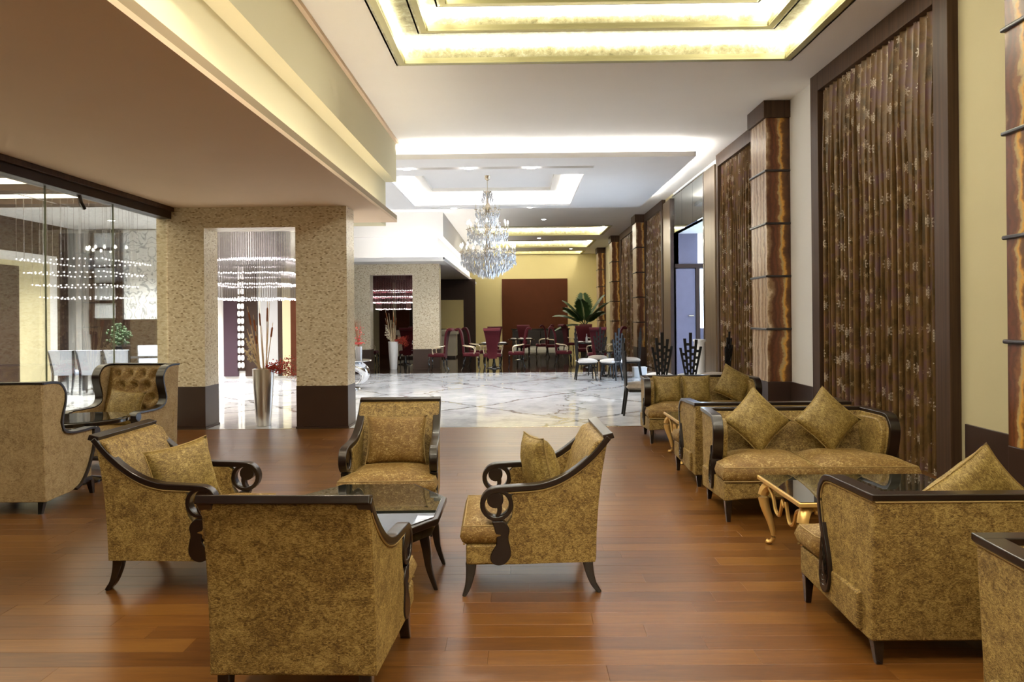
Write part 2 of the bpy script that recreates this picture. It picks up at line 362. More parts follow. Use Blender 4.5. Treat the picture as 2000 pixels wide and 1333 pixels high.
r = ramp(nt, [(0.0, DRK), (0.13, (0.10, 0.042, 0.018)), (0.165, (0.30, 0.13, 0.03)), (0.185, (0.70, 0.36, 0.06)), (0.205, (0.72, 0.52, 0.22)), (0.222, (0.22, 0.09, 0.03)), (0.28, RED), (0.335, (0.13, 0.05, 0.02)),
              (0.365, (0.42, 0.25, 0.12)), (0.40, CRM2), (0.46, BRN), (0.50, CRM), (0.58, (0.36, 0.20, 0.10)), (0.63, CRM2), (0.70, BRN), (0.74, CRM), (0.80, (0.40, 0.24, 0.13)), (0.86, CRM2), (0.92, BRN), (1.0, CRM)]); L.new(t, r.inputs[0])
band = nt.nodes.new('ShaderNodeMix'); band.data_type = 'RGBA'; band.blend_type = 'MULTIPLY'
st = math_n(nt, 'SINE', math_n(nt, 'MULTIPLY', u, 95.0)); st = math_n(nt, 'MULTIPLY_ADD', st, 0.22, 0.80); cg = nt.nodes.new('ShaderNodeCombineColor')
for i in range(3): L.new(st, cg.inputs[i])
band.inputs['Factor'].default_value = 0.8; L.new(r.outputs[0], band.inputs['A']); L.new(cg.outputs[0], band.inputs['B'])
L.new(band.outputs['Result'], p.inputs['Base Color']); p.inputs['Roughness'].default_value = 0.32; p.inputs['Specular IOR Level'].default_value = 0.35; MT['onyx'] = m

# curtain silk with woven flowers; UV = unfolded cloth in metres
m, nt, p = newmat('flower_silk'); L = nt.links
uv = nt.nodes.new('ShaderNodeUVMap'); uv.uv_map = 'UVMap'
def flowers(cell, seed, rad, petals):
    mp = nt.nodes.new('ShaderNodeMapping'); mp.inputs['Scale'].default_value = (1/cell, 1/cell, 1); mp.inputs['Location'].default_value = seed; L.new(uv.outputs[0], mp.inputs['Vector'])
    vo = nt.nodes.new('ShaderNodeTexVoronoi'); vo.voronoi_dimensions = '2D'; vo.inputs['Scale'].default_value = 1.0; vo.inputs['Randomness'].default_value = 0.35; L.new(mp.outputs[0], vo.inputs['Vector'])
    sb = nt.nodes.new('ShaderNodeVectorMath'); sb.operation = 'SUBTRACT'; L.new(mp.outputs[0], sb.inputs[0]); L.new(vo.outputs['Position'], sb.inputs[1])
    sx = nt.nodes.new('ShaderNodeSeparateXYZ'); L.new(sb.outputs[0], sx.inputs[0])
    an = math_n(nt, 'ARCTAN2', sx.outputs[1], sx.outputs[0]); pet = math_n(nt, 'MULTIPLY_ADD', math_n(nt, 'COSINE', math_n(nt, 'MULTIPLY', an, float(petals))), 0.28, 0.72)
    d = math_n(nt, 'DIVIDE', vo.outputs['Distance'], pet)
    ring = math_n(nt, 'MULTIPLY', math_n(nt, 'LESS_THAN', d, rad), math_n(nt, 'GREATER_THAN', math_n(nt, 'SINE', math_n(nt, 'MULTIPLY', d, 90.0)), -0.35)); return ring
f1 = flowers(0.34, (0.1, 0.2, 0), 0.19, 8); f2 = flowers(0.21, (3.3, 1.7, 0), 0.15, 5)
n0 = noise(nt, uv.outputs[0], 3.2, 4, 0.6, 0.5); n1 = noise(nt, uv.outputs[0], 26, 5, 0.7, 1.5)
base = ramp(nt, [(0.35, (0.085, 0.050, 0.017)), (0.5, (0.185, 0.104, 0.037)), (0.66, (0.165, 0.088, 0.085))]); L.new(n0.outputs[0], base.inputs[0])
sq = ramp(nt, [(0.60, (0, 0, 0)), (0.66, (1, 1, 1))]); L.new(n1.outputs[0], sq.inputs[0])
m1 = nt.nodes.new('ShaderNodeMix'); m1.data_type = 'RGBA'; L.new(math_n(nt, 'MULTIPLY', sq.outputs[0], 0.7), m1.inputs['Factor']); L.new(base.outputs[0], m1.inputs['A']); m1.inputs['B'].default_value = (0.22, 0.14, 0.05, 1)
m2 = nt.nodes.new('ShaderNodeMix'); m2.data_type = 'RGBA'; L.new(math_n(nt, 'MULTIPLY', f2, 0.75), m2.inputs['Factor']); L.new(m1.outputs['Result'], m2.inputs['A']); m2.inputs['B'].default_value = (0.58, 0.43, 0.24, 1)
m3 = nt.nodes.new('ShaderNodeMix'); m3.data_type = 'RGBA'; L.new(math_n(nt, 'MULTIPLY', f1, 0.8), m3.inputs['Factor']); L.new(m2.outputs['Result'], m3.inputs['A']); m3.inputs['B'].default_value = (0.72, 0.61, 0.48, 1)
L.new(m3.outputs['Result'], p.inputs['Base Color']); p.inputs['Roughness'].default_value = 0.34; p.inputs['Specular IOR Level'].default_value = 0.35; MT['curtain'] = m

# thin architectural glass / mirror / crystal
def thin_glass(name, tint, rough=0.0, refl=1.0):
    m = bpy.data.materials.new(name); m.use_nodes = True; nt = m.node_tree; nt.nodes.clear()
    o = nt.nodes.new('ShaderNodeOutputMaterial'); t = nt.nodes.new('ShaderNodeBsdfTransparent'); g = nt.nodes.new('ShaderNodeBsdfGlossy'); mx = nt.nodes.new('ShaderNodeMixShader'); fr = nt.nodes.new('ShaderNodeFresnel')
    fr.inputs[0].default_value = 1.5; t.inputs[0].default_value = (*tint, 1); g.inputs['Roughness'].default_value = rough
    nt.links.new(math_n(nt, 'MULTIPLY', fr.outputs[0], refl), mx.inputs[0]); nt.links.new(t.outputs[0], mx.inputs[1]); nt.links.new(g.outputs[0], mx.inputs[2]); nt.links.new(mx.outputs[0], o.inputs[0]); return m
MT['glass'] = thin_glass('clear_glass', (0.95, 0.97, 0.95), 0.0, 0.45)
m = thin_glass('crystal', (0.95, 0.95, 0.97), 0.08, 7.0); nt = m.node_tree; out = nt.nodes['Material Output']; src = out.inputs[0].links[0].from_socket
df = nt.nodes.new('ShaderNodeBsdfTranslucent'); df.inputs[0].default_value = (0.95, 0.95, 0.97, 1); d2 = nt.nodes.new('ShaderNodeBsdfDiffuse'); d2.inputs[0].default_value = (0.95, 0.95, 0.97, 1); m1_ = nt.nodes.new('ShaderNodeMixShader'); nt.links.new(df.outputs[0], m1_.inputs[1]); nt.links.new(d2.outputs[0], m1_.inputs[2])
m2_ = nt.nodes.new('ShaderNodeMixShader'); m2_.inputs[0].default_value = 0.35; nt.links.new(src, m2_.inputs[1]); nt.links.new(m1_.outputs[0], m2_.inputs[2]); nt.links.new(m2_.outputs[0], out.inputs[0]); MT['crystal'] = m
MT['strand'] = thin_glass('crystal_strand', (0.80, 0.78, 0.80), 0.25, 5.0)
MT['strand_pink'] = thin_glass('crystal_strand_pink', (0.80, 0.50, 0.55), 0.25, 4.0)
MT['mirror'] = pri('mirror', (0.80, 0.84, 0.80), 0.02, metal=1.0)
m, nt, p = newmat('glass_edge'); p.inputs['Base Color'].default_value = (0.30, 0.33, 0.24, 1); p.inputs['Roughness'].default_value = 0.2; MT['glass_edge'] = m

# damask screen
m, nt, p = newmat('damask_screen'); L = nt.links
tc = nt.nodes.new('ShaderNodeTexCoord'); sp = nt.nodes.new('ShaderNodeSeparateXYZ'); L.new(tc.outputs['Object'], sp.inputs[0])
ax = math_n(nt, 'ABSOLUTE', math_n(nt, 'SUBTRACT', math_n(nt, 'PINGPONG', math_n(nt, 'ADD', sp.outputs[0], 50.0), 0.5), 0.0)); cb = nt.nodes.new('ShaderNodeCombineXYZ'); L.new(ax, cb.inputs[0]); L.new(sp.outputs[2], cb.inputs[1])
nz = noise(nt, cb.outputs[0], 2.8, 2, 0.45, 1.4); d = math_n(nt, 'ABSOLUTE', math_n(nt, 'SUBTRACT', math_n(nt, 'FRACT', math_n(nt, 'MULTIPLY', nz.outputs[0], 5.0)), 0.5))
r = ramp(nt, [(0.0, (0.36, 0.37, 0.38)), (0.09, (0.42, 0.43, 0.44)), (0.16, (0.86, 0.86, 0.84))]); L.new(d, r.inputs[0]); L.new(r.outputs[0], p.inputs['Base Color']); MT['damask'] = m
# ================================================================== SETTING
def structure(mb, name, mat, **k):
    return tag(mb.build(name, mat, **k), kind='structure')
def plate(x0, x1, y0, y1, z0, z1, holes=()):
    m = MB(); xs = sorted({x0, x1, *[c for h in holes for c in h[:2]]}); ys = sorted({y0, y1, *[c for h in holes for c in h[2:]]})
    xs = [x for x in xs if x0 <= x <= x1]; ys = [y for y in ys if y0 <= y <= y1]
    for i in range(len(xs)-1):
        for j in range(len(ys)-1):
            cx_, cy_ = (xs[i]+xs[i+1])/2, (ys[j]+ys[j+1])/2
            if any(h[0] < cx_ < h[1] and h[2] < cy_ < h[3] for h in holes): continue
            m.box(xs[i], xs[i+1], ys[j], ys[j+1], z0, z1)
    return m
ZC, XW, XL = 4.65, 3.95, -12.0
YB = -9.0

# ---- floors
YWOOD = 10.0
fl = structure(MB().box(-5.0, XW, YB, YWOOD, -0.10, -0.0155), 'floor', pri('subfloor', (0.02, 0.012, 0.008), 0.8))
PW, PL, PT = 0.14, 1.22, 0.015
pm_cache = {}
def plank_mesh(l):
    key = round(l, 2)
    if key not in pm_cache:
        h, wd, bv = key/2 - 0.0004, PW/2 - 0.0004, 0.0007
        m = MB(); m.loft([[(-h, -wd, -PT), (h, -wd, -PT), (h, wd, -PT), (-h, wd, -PT)], [(-h, -wd, -bv), (h, -wd, -bv), (h, wd, -bv), (-h, wd, -bv)],
                          [(-h+bv, -wd+bv, 0), (h-bv, -wd+bv, 0), (h-bv, wd-bv, 0), (-h+bv, wd-bv, 0)]])
        pm_cache[key] = m.mesh('plank', MT['plank'])
    return pm_cache[key]
rest = MB(); rng = random.Random(3); cand = []
row = 0; y = YB
while y < YWOOD - 0.01:
    x = -5.0 - rng.random()*PL
    while x < XW:
        a, b_ = max(x, -5.0), min(x + PL, XW)
        if b_ - a > 0.05: cand.append((a, b_, y + PW/2))
        x += PL
    y += PW; row += 1
def plank_score(c):
    a, b_, yc = c
    if yc < 2.85: return 0
    s = 1400/yc; l_, r_ = max(0, 1015 + a*s), min(2000, 1015 + b_*s)
    return max(0, r_ - l_) * (PW*1.55*1400/yc**2)
cand.sort(key=plank_score, reverse=True)
for k, (a, b_, yc) in enumerate(cand):
    L_ = round(b_-a, 2)
    if k < 300:
        o = bpy.data.objects.new('plank', plank_mesh(L_)); COL.objects.link(o); o.parent = fl; o.location = ((a+b_)/2, yc, 0)
    else:
        rest.box(a+0.001, b_-0.001, yc-PW/2+0.001, yc+PW/2-0.001, -PT, 0)
o = rest.build('plank_field', MT['plank'], fl); o['kind'] = 'stuff'
structure(plate(XL, 5.6, YB, 19.7, -0.10, 0.0, [(-5.0, XW, YB, YWOOD)]), 'floor_marble', MT['marble'])
structure(MB().box(XL, 5.6, 19.7, 36.4, -0.10, 0.0), 'floor_dark_stone', MT['dark_marble'])
structure(MB().box(-5.0, XW, YWOOD-0.012, YWOOD+0.02, -0.02, 0.003), 'trim_1', MT['brass'])

def frame(m, h, wd, z0, z1):          # rectangular ring inside opening h
    x0, x1, y0, y1 = h
    m.box(x0, x1, y1-wd, y1, z0, z1); m.box(x0, x1, y0, y0+wd, z0, z1); m.box(x0, x0+wd, y0+wd, y1-wd, z0, z1); m.box(x1-wd, x1, y0+wd, y1-wd, z0, z1); return m
def inset(h, d, e=None):
    e = d if e is None else e
    return (h[0]+d, h[1]-d, h[2]+e, h[3]-e)
def outset(h, d): return inset(h, -d)
# ---- main ceiling, tray and chandelier recess openings
TR = (-1.44, 3.31, 1.0, 8.77); TR2 = (-1.44, 3.31, -8.0, -0.2); RC = (-2.75, 1.38, 14.40, 18.60)
RT = [(-1.6, 3.2, 24.8, 27.6), (-1.6, 3.15, 29.4, 32.4), (-1.6, 3.15, 34.2, 35.9)]
ceil = structure(plate(XL, 5.6, YB, 36.4, ZC, ZC+0.06, [outset(h_, 0.03) for h_ in [TR, TR2, RC] + RT]), 'ceiling', MT['ceiling'])
# stepped gilt tray over the lounge
def gilt_tray(T_, lab):
    tray = empty('ceiling_tray', (0, 0, 0), 0, lab, 'ceiling tray')
    tray['kind'] = 'structure'
    tiers = [(T_, 4.65, 4.92), (inset(T_, 0.31, 0.31), 4.92, 5.16), (inset(T_, 0.55, 0.48), 5.16, 5.36)]
    for i, (h, z0, z1) in enumerate(tiers):
        frame(MB(), outset(h, 0.05), 0.05, z0 + 0.0, z1).build('riser', MT['leaf_gold'], tray)
        l = MB(); frame(l, h, 0.07, z0-0.015, z0+0.01); frame(l, inset(h, 0.06), 0.012, z0+0.01, z0+0.05)
        l.build('lip', MT['trim_gold'], tray)
        frame(MB(), inset(h, 0.002), 0.045, z1-0.032, z1-0.006).build('light_strip', MT['led_tray'], tray)
        if i < 2:
            n = tiers[i+1][0]
            plate(h[0]-0.06, h[1]+0.06, h[2]-0.06, h[3]+0.06, z1, z1+0.04, [outset(n, 0.03)]).build('step_panel', MT['leaf_gold'], tray)
        else:
            MB().box(h[0]-0.06, h[1]+0.06, h[2]-0.06, h[3]+0.06, z1, z1+0.04).build('top_panel', MT['leaf_gold'], tray)
gilt_tray(TR, 'stepped gold-leaf ceiling tray with hidden light strips over the lounge')
gilt_tray(TR2, 'second gold-leaf ceiling tray added unseen behind the viewer for its light')  # unseen tray, added to light the surfaces that face the camera

# ---- floating panel over the lobby
pan = empty('ceiling_panel', (0, 0, 0), 0, 'floating white ceiling panel with glowing edges over the marble lobby', 'ceiling panel'); pan['kind'] = 'structure'
PX0, PX1, PY0, PY1, ZP = -4.6, 3.2, 12.93, 18.95, 4.40
gx0, gx1 = -2.75, 1.45
plate(PX0, PX1, PY0, PY1, ZP, ZP+0.05, [RC, (gx0, gx1, 13.65, 13.85), (-2.3, 1.05, 18.72, 18.80)]).build('panel', MT['ceiling_w'], pan)
g = MB(); g.box(gx0-0.02, gx1+0.02, 13.63, 13.87, ZP+0.05, ZP+0.07); g.box(-2.32, 1.07, 18.70, 18.82, ZP+0.05, ZP+0.07); g.build('slot_back', MT['ceiling_w'], pan)
l = MB(); l.box(PX0, PX1, PY0, PY0+0.03, ZP+0.05, ZP+0.09); l.box(PX1-0.03, PX1, PY0, PY1, ZP+0.05, ZP+0.09); l.build('edge_lip', MT['ceiling_w'], pan)
l = MB(); l.box(PX0, PX1-0.12, PY0+0.10, PY0+0.15, ZP+0.05, ZP+0.08); l.box(PX1-0.15, PX1-0.10, PY0+0.15, PY1-0.2, ZP+0.05, ZP+0.08); l.build('light_strip', MT['led_lobby'], pan)
frame(MB(), outset(RC, 0.04), 0.04, ZP+0.05, 4.79).build('recess_wall', MT['ceiling_w'], pan)
MB().box(RC[0]-0.05, RC[1]+0.05, RC[2]-0.05, RC[3]+0.05, 4.79, 4.83).build('recess_top', MT['ceiling_w'], pan)
frame(MB(), inset(RC, 0.42), 0.16, 4.72, 4.79).build('recess_moulding', MT['ceiling'], pan)
l = MB(); frame(l, RC, 0.05, ZP, ZP+0.012); frame(l, inset(RC, 0.045), 0.01, ZP+0.012, ZP+0.05); l.build('recess_ledge', MT['ceiling_w'], pan)
frame(MB(), inset(RC, 0.008), 0.03, ZP+0.014, ZP+0.03).build('light_strip', MT['led_lobby'], pan)

# ---- stepped soffit on the left of the lounge
def soffit(name, lipx, lipy0, lipy1, f1x, f2x, fy0, fy1, xl, label, led, mat_under, mat_face, end0=False, z0=3.12):
    t = empty(name, (0, 0, 0), 0, label, 'soffit'); t['kind'] = 'structure'
    MB().box(xl, lipx, lipy0, lipy1, z0, z0+0.04).build('underside', mat_under, t)
    l = MB(); l.box(lipx-0.03, lipx, lipy0, lipy1, z0+0.04, z0+0.11); 
    if end0: l.box(xl, lipx, lipy0, lipy0+0.03, z0+0.04, z0+0.11)
    l.build('lip', MT['cover'] if not end0 else MT['ceiling_w'], t)
    MB().box(xl, f1x, fy0, fy1, z0+0.04, 3.93).build('lower_fascia', mat_face, t)
    MB().box(xl, f2x, fy0-(0.15 if end0 else 0), fy1, 3.93, ZC-0.001).build('upper_fascia', mat_face, t)
    if not end0: MB().box(f2x, f2x+0.05, fy0, fy1+0.02, ZC-0.05, ZC-0.002).build('cornice', MT['soffit'], t)
    l = MB(); l.box(lipx-0.13, lipx-0.085, lipy0+0.03, lipy1-0.02, z0+0.04, z0+0.07)
    if end0: l.box(xl, lipx-0.2, lipy0+0.085, lipy0+0.13, z0+0.04, z0+0.07)
    l.build('light_strip', led, t)
    return t
soffit('ceiling_soffit', -2.01, YB, 11.81, -2.34, -2.15, YB, 12.59, -4.95, 'stepped soffit, shade coloured in brown, with glowing cove above the wingback chairs', MT['led_soffit'], MT['soffit'], MT['fascia'])
soffit('ceiling_soffit', -2.10, 20.1, 35.0, -2.42, -2.24, 21.3, 35.0, -5.2, 'white stepped soffit with glowing cove beyond the chandelier', MT['led_far'], MT['white_wall'], MT['white_wall'], True)

# ---- mosaic portals
def portal(y0, x0, x1, ox0, ox1, zt, zo, label, d=0.45):
    t = empty('mosaic_portal', (0, 0, 0), 0, label, 'portal', 'pearl mosaic portals')
    zp = 0.60
    MB().box(x0, ox0, y0, y0+d, zp, zt).build('pier', MT['mosaic'], t); MB().box(ox1, x1, y0, y0+d, zp, zt).build('pier', MT['mosaic'], t)
    MB().box(ox0, ox1, y0, y0+d, zo, zt).build('lintel', MT['mosaic'], t)
    for a, b_ in ((x0, ox0), (ox1, x1)):
        MB().box(a-0.004, b_+0.004, y0-0.006, y0+d+0.006, 0.03, zp).build('plinth', MT['plinth'], t, bevel=0.003)
        MB().box(a-0.012, b_+0.012, y0-0.014, y0+d+0.014, 0, 0.03).build('skirting', MT['plinth'], t)
    return t
portal(10.03, -5.10, -2.42, -4.43, -3.14, 3.12, 2.83, 'pearl mosaic portal with dark plinths behind the tufted wingback chair')
portal(21.15, -5.05, -2.37, -4.42, -3.16, 3.12, 2.81, 'pale mosaic portal at the far end of the marble lobby')

# ---- right wall
def wall_seg(name, y0, y1, z0, z1, mat, x=XW, th=0.12):
    return structure(MB().box(x, x+th, y0, y1, z0, z1), name, mat)
wall_seg('wall_right', YB, 9.4, 0, ZC, MT['cream'])
wall_seg('wall_right_lobby_lit', 9.4, 15.12, 0, ZC, MT['white_wall'])  # same wall as its cream neighbour; white lobby light painted into the colour
wall_seg('wall_right_far', 18.35, 36.4, 0, ZC, MT['cream'])
wall_seg('wall_right_header', 15.12, 18.35, 3.62, ZC, MT['white_wall'])
for i, (a, b_) in enumerate([(YB, 6.38), (9.51, 11.4), (22.2, 23.3), (28.0, 29.2)]):
    structure(MB().box(XW-0.025, XW, a, b_, 0, 0.56), 'baseboard_right', MT['plinth'], bevel=0.004)

def curtain_frame(y0, y1, label, fw=0.28, fx=0.10):
    t = empty('curtain_surround', (XW, (y0+y1)/2, 0), 0, label, 'frame', 'dark frames around the curtains')
    h = (y1-y0)/2
    MB().box(-fx, 0.0, -h, -h+fw, 0, ZC-0.005).build('post', MT['bronze'], t, bevel=0.006)
    MB().box(-fx, 0.0, h-fw, h, 0, ZC-0.005).build('post', MT['bronze'], t, bevel=0.006)
    MB().box(-fx, 0.0, -h+fw, h-fw, ZC-0.24, ZC-0.005).build('head_rail', MT['bronze'], t, bevel=0.006)
    return t
def curtain(y0, y1, z1, folds, seed, label):
    rg = random.Random(seed); W = y1-y0; nu, nv = folds*10, 16
    ph = [rg.uniform(-0.9, 0.9) for _ in range(folds+2)]; am = [rg.uniform(0.6, 1.25) for _ in range(folds+2)]
    me_v, uvs = [], []
    us = [0.0]
    def prof(u, v):
        k = u*folds; i = int(k); f_ = k-i
        a_ = am[i]*(1-f_)+am[i+1]*f_; p_ = ph[i]*(1-f_)+ph[i+1]*f_
        th = 2*PI*k + 0.5*p_*(0.5+v)
        d = (0.5+0.5*math.sin(th))**1.25
        pinch = 0.5 + 0.5*min(1, v*4)
        side = 0.34*W/folds*math.cos(th)*min(1, 0.3+v*2)*a_          # folds overhang sideways
        return 0.006 + 0.094*min(1.0, a_)*d*pinch, y0 + W*(0.012+0.976*u) + side
    m = MB()
    m.grid(lambda u, v: (XW-0.004-prof(u, v)[0], prof(u, v)[1], 0.02 + (z1-0.02)*(1-v)), nu, nv)
    o = m.build('curtain', MT['curtain'], smooth=True)
    me = o.data; lay = me.uv_layers.new(name='UVMap')
    s_ = [0.0]
    for i in range(1, nu+1):
        a_, b_ = prof((i-1)/nu, .5), prof(i/nu, .5); s_.append(s_[-1] + math.hypot(a_[0]-b_[0], a_[1]-b_[1]))
    for lp in me.loops:
        i, j = divmod(lp.vertex_index, nv+1); lay.data[lp.index].uv = (s_[i], (1-j/nv)*z1)
    return tag(o, label, 'curtain', 'floral curtains along the window wall')
curtain_frame(6.46, 9.48, 'tall dark frame around the nearest floral curtain', 0.23)
curtain(6.69, 9.25, 4.42, 21, 1, 'brown silk curtain with pale woven flowers, behind the sofa with two cushions')
curtain_frame(11.4, 14.02, 'dark frame around the curtain behind the second onyx column', 0.12)
curtain(11.52, 13.90, 4.42, 18, 2, 'brown flower curtain just beyond the second onyx column')
curtain_frame(19.32, 22.1, 'dark frame around the curtain beyond the entrance', 0.2)
curtain(19.52, 21.9, 4.42, 16, 3, 'brown flower curtain beyond the entrance recess')
curtain_frame(23.5, 27.5, 'dark frame around the farthest curtain', 0.2)
curtain(23.7, 27.3, 4.42, 16, 4, 'farthest brown curtain, between two far onyx columns')

# ---- onyx columns
def onyx_column(y0, y1, label, tone=0.5):
    x0 = 3.60; yc = (y0+y1)/2; h = (y1-y0)/2; wx = XW-x0
    t = empty('onyx_column', (x0, yc, 0), 0, label, 'column', 'onyx columns along the window wall')
    MB().box(0.0, wx, -h, h, 0, 0.56).build('plinth', MT['plinth'], t, bevel=0.006)
    zs = [0.56 + (4.40-0.56)*k/5 for k in range(6)]
    for k in range(5):
        MB().box(0.004, wx, -h+0.004, h-0.004, zs[k]+0.002, zs[k+1]-0.002).build('onyx_panel', MT['onyx'], t).color = (tone, 0, 0, 1)
    for k in range(1, 5):
        b_ = MB(); zz = zs[k]; b_.box(-0.022, wx, -h-0.022, h+0.022, zz-0.016, zz+0.016); b_.build('bar', MT['dark_wood'], t, bevel=0.012, seg=3)
    MB().box(-0.035, wx, -h-0.035, h+0.035, 4.40, ZC-0.003).build('capital', MT['bronze'], t, bevel=0.005)
    return t
onyx_column(4.63, 5.34, 'nearest onyx column at the edge of the room beside cream wall', 0.11)
onyx_column(10.46, 11.15, 'brown and orange banded onyx column behind the sofas')
onyx_column(22.1, 22.8, 'banded onyx column beyond the entrance recess')
onyx_column(27.9, 28.6, 'second farthest banded onyx column in the dining area')
onyx_column(32.8, 33.5, 'farthest banded onyx column beside the palm')

# ---- entrance recess on the right
for a, b_, lab in ((14.2, 15.12, 'bronze pilaster on the near side of the entrance'), (18.35, 19.28, 'bronze pilaster on the far side of the entrance')):
    t = empty('bronze_pilaster', (XW, (a+b_)/2, 0), 0, lab, 'pilaster', 'bronze pilasters beside the entrance')
    hh = (b_-a)/2
    MB().box(-0.08, 0, -hh, hh-0.1 if a < 16 else hh, 0, 4.52).build('shaft', MT['bronze_p'], t, bevel=0.004)
    MB().box(-0.085, 0, hh-0.1 if a < 16 else -hh-0.001, hh if a < 16 else -hh+0.06, 0, 4.52).build('edge_strip', MT['plinth'], t)
mi = empty('mirror_header', (XW, 16.73, 3.62), 0, 'mirror panels over the entrance recess reflecting the ceiling glow', 'mirror')
for k in range(3):
    a = -1.6 + k*1.075; MB().box(-0.03, 0, a+0.004, a+1.07, 0, 0.93).build('mirror_panel', MT['mirror'], mi)
MB().box(-0.04, 0, -1.6, 1.62, 0.93, 0.95).build('edge_bead', MT['chrome'], mi)
m = MB(); m.box(XW, 4.56, 18.35, 18.45, 0, 3.62); m.box(4.56, 4.60, 18.35, 18.45, 0, 2.86); m.box(4.78, 5.5, 18.35, 18.45, 0, 3.62); m.box(4.60, 4.78, 18.35, 18.45, 2.72, 2.86); m.box(4.60, 4.78, 18.35, 18.45, 0, 1.20)
structure(m, 'wall_vestibule_far', MT['blue_wood'])
structure(MB().box(XW, 5.5, 15.02, 15.12, 0, 3.62), 'wall_vestibule_near', MT['blue_wood'])
structure(MB().box(XW, 5.6, 15.02, 18.45, 3.62, 3.7), 'ceiling_vestibule', MT['ceiling_w'])
d1 = empty('door_1', (4.35, 18.35, 0), 0); d1['kind'] = 'structure'; d1['label'] = 'tall blue-grey entrance door with narrow bright glass strip'
MB().box(-0.36, 0.13, -0.05, 0.0, 0.02, 2.72).build('door_leaf', MT['blue_wood'], d1, bevel=0.004)
MB().box(-0.38, 0.45, -0.07, 0.0, 2.74, 2.84).build('transom_bar', MT['brown_panel'], d1)
MB().box(0.14, 0.24, -0.07, 0.0, 0, 2.74).build('mullion', MT['brown_panel'], d1); MB().box(0.43, 0.50, -0.07, 0.0, 0, 2.74).build('mullion', MT['brown_panel'], d1)
MB().tube([(0.06, -0.05, 1.52), (0.06, -0.11, 1.52), (-0.06, -0.11, 1.52)], 0.02, 8).build('handle', MT['brass'], d1)
MB().box(0.25, 0.43, 0.03, 0.05, 1.20, 2.72).build('pane', MT['glass'], d1); MB().box(0.21, 0.43, 0.03, 0.05, 2.86, 3.62).build('pane', MT['glass'], d1)
win = empty('window_1', (5.5, 16.7, 0), 0); win['kind'] = 'structure'
for k in range(4):
    MB().box(0, 0.06, -1.6+k*1.05, -1.54+k*1.05, 0, 3.62).build('mullion', MT['brown_panel'], win)
for k in range(3):
    MB().box(0.02, 0.03, -1.54+k*1.05, -1.6+(k+1)*1.05, 0, 3.6).build('pane', MT['glass'], win)
structure(MB().box(5.6, 9.0, 13.0, 21.0, -0.1, 0.0), 'ground_outside', pri('paving', (0.55, 0.56, 0.58), 0.8))

# ---- room behind the glass wall, lobby back, restaurant
structure(MB().box(XL-0.1, 5.6, YB-0.1, YB, 0, ZC), 'wall_behind', MT['cream'])
structure(MB().box(XL-0.1, XL, YB, 36.4, 0, ZC), 'wall_outer_left', MT['cream'])
wl = structure(MB().box(-11.6, -11.5, YB, 18.15, 0, ZC), 'wall_left', MT['brown_panel'])
MB().box(-11.5, -11.46, 15.2, 17.65, 0, 3.13).build('white_portal_frame', MT['white_wall'], wl)
MB().box(-11.46, -11.44, 15.2, 17.35, 0, 2.92).build('cream_recess_panel', MT['cream'], wl)
MB().box(-11.44, -11.42, 15.2, 16.25, 0, 2.80).build('dark_inset_panel', MT['brown_panel'], wl)
structure(MB().box(-11.5, -5.15, YB, 18.5, 3.9, 3.96), 'ceiling_side_room', MT['ceiling_w'])
sb = empty('ceiling_beams', (0, 0, 3.9), 0); sb['kind'] = 'structure'
for k in range(9):
    yy = 13.6 - k*1.45
    MB().box(-11.4, -5.2, yy, yy+0.40, -0.12, 0).build('beam', MT['brown_panel'], sb)
for k in range(8):
    yy = 13.6 - k*1.45 - 1.0
    MB().box(-11.4, -5.2, yy, yy+0.95, -0.02, -0.005).build('light_panel', emit('side_room_light', WARM, SIDE_PANEL) if k == 0 else bpy.data.materials['side_room_light'], sb)
wb = structure(MB().box(XL, -4.95, 18.5, 18.6, 0, ZC), 'wall_lobby_back', MT['white_wall'])
# vertical features of the lobby back wall (x0,x1,z0,z1,material,name)
YF = 18.5
feats = [(-11.5, -11.35, 0, 3.86, 'white_wall', 'white_pilaster'), (-11.33, -11.13, 0, 3.86, 'grey_wall', 'grey_pilaster'),
         (-11.10, -10.3, 0, 1.56, 'brown_panel', 'dark_base_panel'), (-10.3, -9.3, 0, 1.56, 'brown_panel', 'dark_base_panel'),
         (-10.28, -9.3, 1.56, 3.86, 'damask', 'damask_screen'),
         (-8.72, -8.0, 0, 2.95, 'white_wall', 'white_pilaster'),
         (-7.66, -7.28, 0.06, 2.95, 'purple_door', 'door_leaf'), (-7.10, -6.78, 0.06, 2.95, 'brown_panel', 'door_leaf'),
         (-6.74, -6.70, 0.06, 2.95, 'china', 'door_bead'), (-6.70, -6.25, 0.06, 2.95, 'grey_wall', 'grey_panel'),
         (-6.25, -6.13, 0.06, 2.95, 'brown_panel', 'door_jamb'), (-6.13, -5.92, 0.06, 2.95, 'cream', 'cream_strip'), (-5.92, -5.5, 0.06, 2.95, 'red_panel', 'red_strip')]
for x0, x1, z0, z1, mt, nm in feats:
    MB().box(x0, x1, YF-0.05, YF, z0, z1).build(nm, MT[mt], wb)
lat = empty('lattice_screen', (-10.70, YF-0.05, 1.58), 0, 'dark lattice screen with square grey panes beside the damask screen', 'screen')
for k in range(2): MB().box(-0.40+k*0.68, -0.28+k*0.68+ (0.06 if k else 0), -0.08, 0, -0.4, 2.28).build('upright', MT['brown_panel'], lat)
for k in range(5):
    z = 0.02 + k*0.455; MB().box(-0.28, 0.28, -0.03, -0.005, z, z+0.38).build('pane', MT['grey_screen'], lat); MB().box(-0.28, 0.28, -0.07, 0, z+0.38, z+0.455).build('crossbar', MT['brown_panel'], lat)
